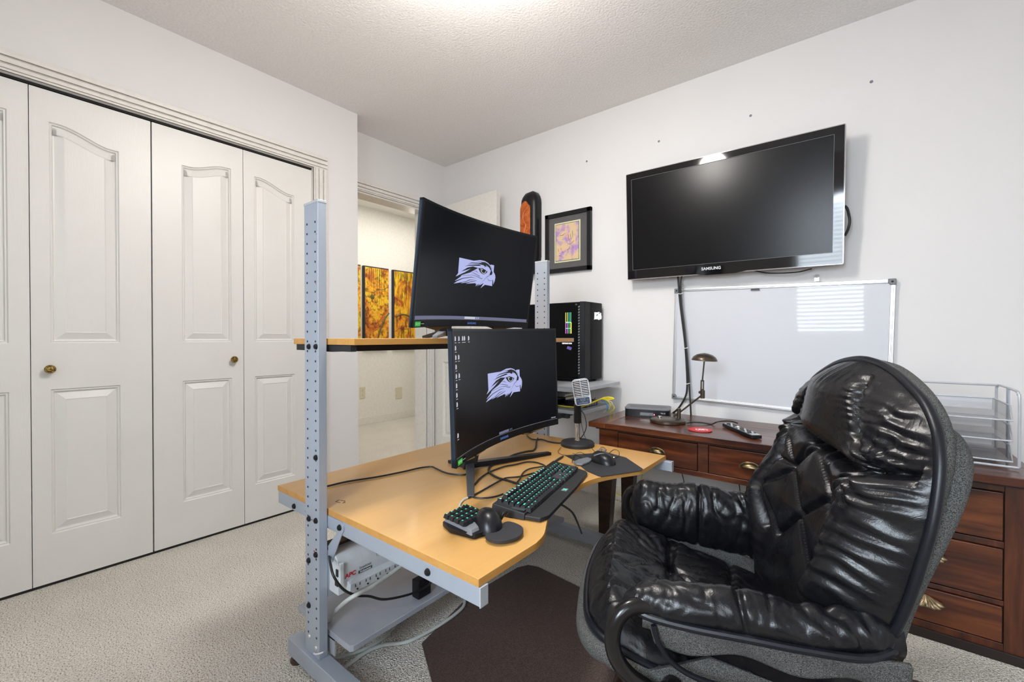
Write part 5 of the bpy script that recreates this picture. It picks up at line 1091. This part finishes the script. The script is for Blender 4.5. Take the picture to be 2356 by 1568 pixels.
def npgrid(name, P, m, R, C_, par, wrap=False, flip=False, angle=80, mb=None):
    mb = MB(); Q = P.reshape(R, C_, 3).tolist(); mb.grid(Q, wrap=wrap)
    if flip: mb.f = [f[::-1] for f in mb.f]
    return mb.build(name, m, par, world=False, angle=angle)
# back cushion outline: half width against height
HZ = [(.31, .215), (.36, .235), (.44, .265), (.470, .300), (.50, .316), (.57, .334), (.65, .343), (.71, .345), (.78, .335), (.83, .315), (.86, .292), (.89, .252), (.914, .197), (.932, .146), (.943, .100), (.9495, .058), (.953, .02), (.9535, .004)]
hz = lambda z: np.interp(z, [a for a, _ in HZ], [b for _, b in HZ])
bf = lambda z: -.177 - (z - .463) * math.tan(rec)
R, C_ = 230, 150
tt = np.linspace(0, 1, R); zz = tt
zz = .31 + (.9533 - .31) * (1 - (1 - tt) ** 1.7)
aa = np.sin(np.linspace(-1, 1, C_) * PI / 2 * .94) / math.sin(PI / 2 * .94)
Z, A = np.meshgrid(zz, aa, indexing='ij'); SS = A * hz(Z)
P2 = np.stack([SS.ravel(), Z.ravel()], 1); s, z = P2[:, 0], P2[:, 1]
outline = [(b, a) for a, b in HZ] + [(-b, a) for a, b in HZ[::-1]]
de = polydist(P2, outline)
edge = np.sin(np.clip(de / .075, 0, 1) * PI / 2) ** .75
head = sst(z, .735, .80) * 1.0
as_ = np.abs(s)
bol = np.exp(-((as_ - .235) / .075) ** 2)
cen = np.exp(-(s / .15) ** 2)
T = (.045 + .055 * bol + .010 * cen) * (1 - head) + head * (.024 + .058 * np.exp(-(s / .17) ** 2) + .018 * np.exp(-((as_ - .215) / .05) ** 2))
T = T - .040 * bol * sst(z, .52, .73) * (1 - head) * np.where(s < 0, 1, .35)
h = edge * T
# groove below the headrest and the ruffled seams
k = .80
def groove(L, wd, dp):
    global h, dq
    d = polydist(P2, L); dq = np.minimum(dq, d); h -= np.where(de > .012, dp * np.exp(-(d / wd) ** 2), 0) * np.clip(de / .05, 0, 1)
dq = np.full(len(s), 9.)
hs = [(-.33, .79), (-.20, .765), (-.05, .750), (.05, .742), (.15, .737), (.235, .75), (.335, .775)]
groove(hs, .013, .042)
groove([(.10, .945), (.135, .87), (.165, .81), (.235, .75)], .009, .022)
groove([(-.10, .945), (-.135, .87), (-.165, .81), (-.235, .75)], .009, .022)
for sg in (1, -1): groove([(sg * .235, .75), (sg * .215, .655), (sg * .228, .568), (sg * .17, .474)], .012, .024)
for L in ([(.05, .742), (.12, .655)], [(-.05, .742), (-.12, .655)], [(.0, .742), (-.12, .655), (-.215, .57)], [(-.12, .655), (.0, .57), (.12, .47)], [(.0, .742), (.12, .655), (.215, .568)], [(.12, .655), (.0, .57), (-.12, .47)], [(-.215, .655), (-.12, .655)], [(.215, .655), (.12, .655)], [(-.215, .57), (-.12, .47)], [(.215, .57), (.12, .47)], [(.235, .75), (.12, .655)], [(-.235, .75), (-.12, .655)]): groove(L, .0065, .012)
puffz = np.exp(-(s / .20) ** 4) * (1 - sst(z, .70, .76))
h += .011 * (1 - np.exp(-(dq / .042) ** 2)) * puffz
P3 = np.stack([s, z, np.zeros_like(s)], 1)
# gathers: fine folds running in from the piping
nn = nse(P3, 9, 3); n2 = nse(P3, 26, 8)
gat = np.sin((z + .35 * as_ * sst(z, .7, .95)) * 2 * PI / .030 + nn * 7 + n2 * 2.2)
for sg in (1, -1):
    d = polydist(P2, [(sg * .10, .945), (sg * .135, .87), (sg * .165, .81), (sg * .235, .75)]); h += edge * .0026 * np.sin(z * 2 * PI / .019 + nn * 9 + n2 * 2.5) * np.exp(-(d / .022) ** 2)
    d = np.linalg.norm(P2 - np.array((sg * .235, .75)), axis=1); th_ = np.arctan2(z - .75, s - sg * .235); h += edge * (.0045 * np.sin(th_ * 13 + nn * 3) * np.exp(-((d - .045) / .04) ** 2) - .012 * np.exp(-(d / .022) ** 2))
h += edge * .0026 * np.where(s > 0, 1, .45) * gat * np.exp(-((as_ - hz(z) + .06) / .06) ** 2) * (.5 + .8 * np.clip(nse(P3, 12, 17) + .4, 0, 1))
h += edge * .0018 * np.sin(as_ * 2 * PI / .028 + nn * 6) * sst(z, .86, .95)
n3 = nse(P3, 16, 31, (1, 2.2, 1)); h -= edge * .0022 * np.clip(1 - np.abs(n3) * 6, 0, 1) * (.15 + .85 * bol) * (1 - .8 * puffz)
h += edge * .004 * nse(P3, 7, 44) * (1 - .6 * puffz)
f_ = bf(z) + h; f_ = f_ + .032 * sst(as_, .15, .33) * (1 - sst(z, .52, .73) * np.where(s < 0, 1, .5)) * (1 - head) * edge      # wings fold forward
zo = z + h * math.sin(rec) * .6 * (1 - sst(z, .8, .93))
s_ = s + np.sign(s) * np.where(s > 0, 1, .1) * gat * .0024 * np.exp(-((as_ - hz(z) + .035) / .03) ** 2) * np.clip(de / .01, 0, 1) * (z > .46)
back = npgrid('back_cushion', np.stack([f_, s_, zo], 1), M['leather'], R, C_, ch)
pipe = smooth([(bf(a) - .002, b + .003, a + .001) for a, b in HZ[3:]] + [(bf(a) - .002, -b - .003, a + .001) for a, b in HZ[3:][::-1]], 4)
MB().tube(pipe, .0085, 12).build('back_piping', M['piping'], ch, world=False)
# tweed backs: headrest shell and larger reclined back shell
def shell(name, HZl, off, th, zlean, m=M['tweed'], bend=0):
    n_ = 60; rows = []
    zs = [a for a, _ in HZl]
    out = smooth([(b, a, 0) for a, b in HZl], 4); out = [(q[0], q[1]) for q in out]; full = out + [(-a, b) for a, b in out[::-1]]
    mid = ((min(zs) + max(zs)) / 2)
    P_ = []
    for sc_, o_ in ((0, 0), (.6, 0), (.93, 0), (.99, .004), (1, .012), (1, th * .6), (.985, th * .9), (.94, th), (.5, th * 1.05), (0, th * 1.1)):
        P_.append([(bf(mid + (b - mid) * sc_) - off(mid + (b - mid) * sc_) - o_, a * sc_, mid + (b - mid) * sc_) for a, b in full])
    mb = MB(); mb.grid(P_, wrap=True); return mb.build(name, m, ch, world=False, angle=60)
shell('headrest_shell', [(.60, .20), (.66, .31), (.74, .325), (.81, .318), (.86, .290), (.90, .235), (.93, .165), (.95, .09), (.957, .004)], lambda q: .004, .030, 0)
shell('back_shell', [(.30, .22), (.33, .29), (.45, .315), (.60, .325), (.72, .325), (.79, .315), (.825, .290), (.845, .245), (.853, .15), (.855, .004)], lambda q: -.010 + .038 * float(sst(np.array(q), .50, .80)), .037, 0)
# seat cushion
SO = [(-.17, .262), (-.05, .268), (.05, .278), (.15, .288), (.22, .292), (.28, .284), (.32, .250), (.346, .195), (.358, .12), (.364, .05), (.3655, .004)]
R2, C2 = 130, 130
fu = -.17 + (.3654 + .17) * (1 - (1 - np.linspace(0, 1, R2)) ** 1.6)
FF, AA = np.meshgrid(fu, aa if C_ == C2 else np.sin(np.linspace(-1, 1, C2) * PI / 2 * .94) / math.sin(PI / 2 * .94), indexing='ij')
hw_ = np.interp(FF, [a for a, _ in SO], [b for _, b in SO]); S2_ = AA * hw_
Q2 = np.stack([FF.ravel(), S2_.ravel()], 1); f, s = Q2[:, 0], Q2[:, 1]
sol = [(a, b) for a, b in SO] + [(a, -b) for a, b in SO[::-1]]
de = polydist(Q2, sol); edge = np.sin(np.clip(de / .065, 0, 1) * PI / 2) ** .7
zt = lambda f: np.where(f < .30, .336 + .28 * f, .42 - (f - .30) * .15)
base = zt(f) - .052
h = edge * (.052 + .012 * np.exp(-(s / .2) ** 2) + .012 * sst(f, .2, .3))
seams = [[(.154, -.044), (.27, -.015), (.36, -.011)], [(.154, -.044), (.144, -.227), (.16, -.29)], [(.154, -.044), (.125, -.24)], [(.154, -.044), (.08, -.02), (.003, -.043)], [(.003, -.043), (-.014, -.126), (-.03, -.267)], [(.003, -.043), (-.10, 0)], [(.154, -.044), (.08, .05), (.003, .09)], [(.154, -.044), (.16, .10), (.15, .29)], [(.003, -.043), (-.03, .26)]]
for i, L in enumerate(seams):
    d = polydist(Q2, L); h -= (.012 if i != 1 else .02) * np.exp(-(d / .007) ** 2) * np.clip(de / .03, 0, 1)
dn = np.linalg.norm(Q2 - np.array((.154, -.044)), axis=1); h -= .012 * np.exp(-(dn / .03) ** 2)
P3 = np.stack([f, s, 0 * s], 1); th_ = np.arctan2(s + .044, f - .154)
nn = nse(P3, 8, 5)
h += edge * .0035 * np.sin(th_ * 22 + nn * 5) * np.exp(-((dn - .13) / .07) ** 2) * sst(f, .10, .2)
h -= edge * .005 * np.clip(1 - np.abs(nse(P3, 13, 12, (1, 1.8, 1))) * 7, 0, 1); h += edge * .005 * nse(P3, 7, 21)
npgrid('seat_cushion', np.stack([f, s, base + h], 1), M['leather'], R2, C2, ch, flip=True)
zb = lambda a: float(zt(np.array(a))) - .052
MB().tube(smooth([(a + .002, b + .003, zb(a)) for a, b in SO] + [(a + .002, -b - .003, zb(a)) for a, b in SO[::-1]], 4), .0075, 10).build('seat_piping', M['piping'], ch, world=False)
# tweed seat shell below
so = [(q[0], q[1]) for q in smooth([(a, b, 0) for a, b in [(-.19, .26), (-.05, .285), (.10, .305), (.22, .315), (.30, .302), (.345, .262), (.372, .19), (.382, .10), (.386, .004)]], 4)]; so += [(a, -b) for a, b in so[::-1]]
lift = lambda a, b: .052 * min(1, max(0, (.22 - a) / .12)) * min(1, abs(b) / .27)
P_ = []
for sc_, dz in ((0, .0), (.88, .0), (.95, .004), (.985, .005), (1.003, -.004), (1.008, -.020), (.99, -.030), (.95, -.040), (.6, -.055), (0, -.058)): P_.append([(a * sc_ + .08 * (1 - sc_), b * sc_, zb(a) - .010 + dz + (lift(a, b) * (1.5 if dz > 0 else .7) if sc_ > .9 else 0)) for a, b in so])
mb = MB(); mb.grid(P_, wrap=True); mb.f = [q[::-1] for q in mb.f]; mb.build('seat_shell', M['tweed'], ch, world=False, angle=60)
# arm pads
def arm(sg):
    R3, C3 = 150, 72; V = []; sec = [(.345, .467), (.352, .492), (.340, .516), (.312, .531), (.282, .522), (.262, .494), (.250, .455), (.248, .410), (.260, .374), (.278, .366), (.294, .392), (.312, .430)]
    sc = smooth([(a, b, 0) for a, b in sec], 6, closed=True)
    fs = np.concatenate([np.linspace(.262, .235, 30, endpoint=False), np.linspace(.235, -.20, R3 - 30)])
    for i, fq in enumerate(fs):
        tl = .115 if sg > 0 else .055; g = min(1, max(0, (.262 - fq) / tl)); sc_ = max(.02, (1 - (1 - g) ** 2) ** (.62 if sg > 0 else .5))
        cx_, cz_ = (.322, .484) if sg > 0 else (.312, .455)
        drop = (-.05 * (.2 - fq) / .4) if fq < .2 else 0; bk_ = max(0, min(1, (-.08 - fq) / .12))
        for q in sc:
            x = cx_ + (q[0] - cx_) * sc_; y = cz_ + (q[1] - cz_) * sc_
            low = max(0, min(1, (.46 - q[1]) / .1)); y += drop * low; top = max(0, min(1, (q[1] - .46) / .05)); y += -.012 * top * max(0, (.1 - fq)) * 3
            y += .004 * math.sin(fq * 30) * top
            x -= .02 * bk_ * (1 if q[0] > .30 else 0)
            V.append((fq, x, y))
    V = np.array(V); C3 = len(sc)
    ctr_ = np.stack([V[:, 0], np.full(len(V), .300), np.full(len(V), .45)], 1); nrm = V - ctr_; nrm /= np.linalg.norm(nrm, axis=1)[:, None]
    d = nse(V, 11, 3 + sg * 7, (1.9, 1, 1)); e = nse(V, 24, 9 + sg, (1.6, 1, 1)); g = nse(V, 6, 40 + sg)
    seam = .055 if sg < 0 else .045
    line = V[:, 0] - (seam + .15 * (V[:, 2] - .47) * (1 if sg > 0 else -.2))
    disp = -.0035 * np.clip(1 - np.abs(d) * 7, 0, 1) - .002 * np.clip(1 - np.abs(e) * 6, 0, 1) + .0028 * g - .008 * np.exp(-(line / .005) ** 2) + .0028 * np.sin((V[:, 0] * .8 - V[:, 2] * .9) * 2 * PI / .045 + d * 4 + g * 5) * np.clip((.05 - V[:, 0]) / .15, 0, 1)
    keep = np.clip((.255 - V[:, 0]) / .02, 0, 1); nearseam = np.exp(-(((V[:, 1] - .346) / .010) ** 2 + ((V[:, 2] - .467) / .012) ** 2))
    V = V + nrm * (disp * keep * (1 - nearseam))[:, None]
    V[:, 1] *= sg
    npgrid('arm_pad', V, M['leather'], len(fs), C3, ch, wrap=True, flip=(sg > 0))
    pp_ = smooth([(.246, sg * .315, .492), (.236, sg * .335, .480), (.215, sg * .345, .472), (.14, sg * .349, .467), (.04, sg * .350, .466), (-.04, sg * .349, .464), (-.13, sg * .345, .465), (-.178, sg * .330, .476), (-.198, sg * .305, .482)], 6)
    MB().tube(pp_, .0075, 10).build('arm_piping', M['piping'], ch, world=False)
    # tweed outer side panel, slack with folds
    rows = []; N_ = 70
    for i in range(13):
        v = i / 12; row = []
        for j in range(N_ + 1):
            t = j / N_; fq = .225 - t * .425; zb_ = .416 - .02 * sst(np.array(t), .8, 1.0) if t > .05 else .44
            z = .466 + (float(zb_) - .466) * v
            y = .343 - .012 * v + .006 * math.sin(fq * 38 + v * 3) * v + .004 * math.sin(fq * 90) * v * (1 - v)
            row.append((fq, sg * y, z + .006 * math.sin(fq * 30) * v))
        rows.append(row)
    mb = MB(); mb.grid(rows)
    if sg < 0: mb.f = [q[::-1] for q in mb.f]
    o = mb.build('arm_side', M['tweed'], ch, world=False, angle=70); q = o.modifiers.new('t', 'SOLIDIFY'); q.thickness = .01; q.offset = 0
    # bent black loop
    lp_ = smooth([(.190, sg * .322, .472), (.225, sg * .335, .484), (.248, sg * .345, .484), (.268, sg * .354, .470), (.279, sg * .360, .443), (.279, sg * .362, .410), (.265, sg * .360, .378), (.235, sg * .352, .348), (.17, sg * .335, .312), (.08, sg * .31, .275), (-.02, sg * .27, .245), (-.10, sg * .20, .225)], 7)
    MB().tube(lp_, .0155, 16).build('arm_loop', M['bent'], ch, world=False)
    st_ = smooth([(.205, sg * .352, .462), (.196, sg * .352, .43), (.17, sg * .350, .395), (.12, sg * .345, .372), (.03, sg * .335, .358), (-.10, sg * .32, .335), (-.20, sg * .29, .31)], 5)
    MB().tube(st_, .005, 8).build('side_tape', M['piping'], ch, world=False)
arm(1); arm(-1)
# swivel base
MB().lathe([(.045, .03), (.045, .20), (.07, .235), (.07, .25), (0, .25)], (.02, 0, 0), 28).build('swivel_column', M['bent'], ch, world=False)
MB().box(-.12, .16, -.17, .17, .235, .262).build('mechanism', M['bent'], ch, world=False, bevel=.006)
MB().tube([(.02 + .265 * math.cos(t * PI / 24), .265 * math.sin(t * PI / 24), .0305) for t in range(48)], .024, 12, closed=True).build('base_ring', M['wood_base'], ch, world=False)
for k in range(3):
    a = k * PI / 3; c_, s_ = math.cos(a), math.sin(a)
    MB().tube([(.02 - .26 * c_, -.26 * s_, .04), (.02 + .26 * c_, .26 * s_, .04)], .015, 10).build('base_spoke', M['wood_base'], ch, world=False)
MB().tube(smooth([(.17, .325, .33), (.16, .315, .29), (.13, .29, .27), (.12, .27, .29)], 5), .010, 10).cyl((.175, .335, .325), (.165, .315, .325), .022, 18).build('recline_knob', M['bent'], ch, world=False)
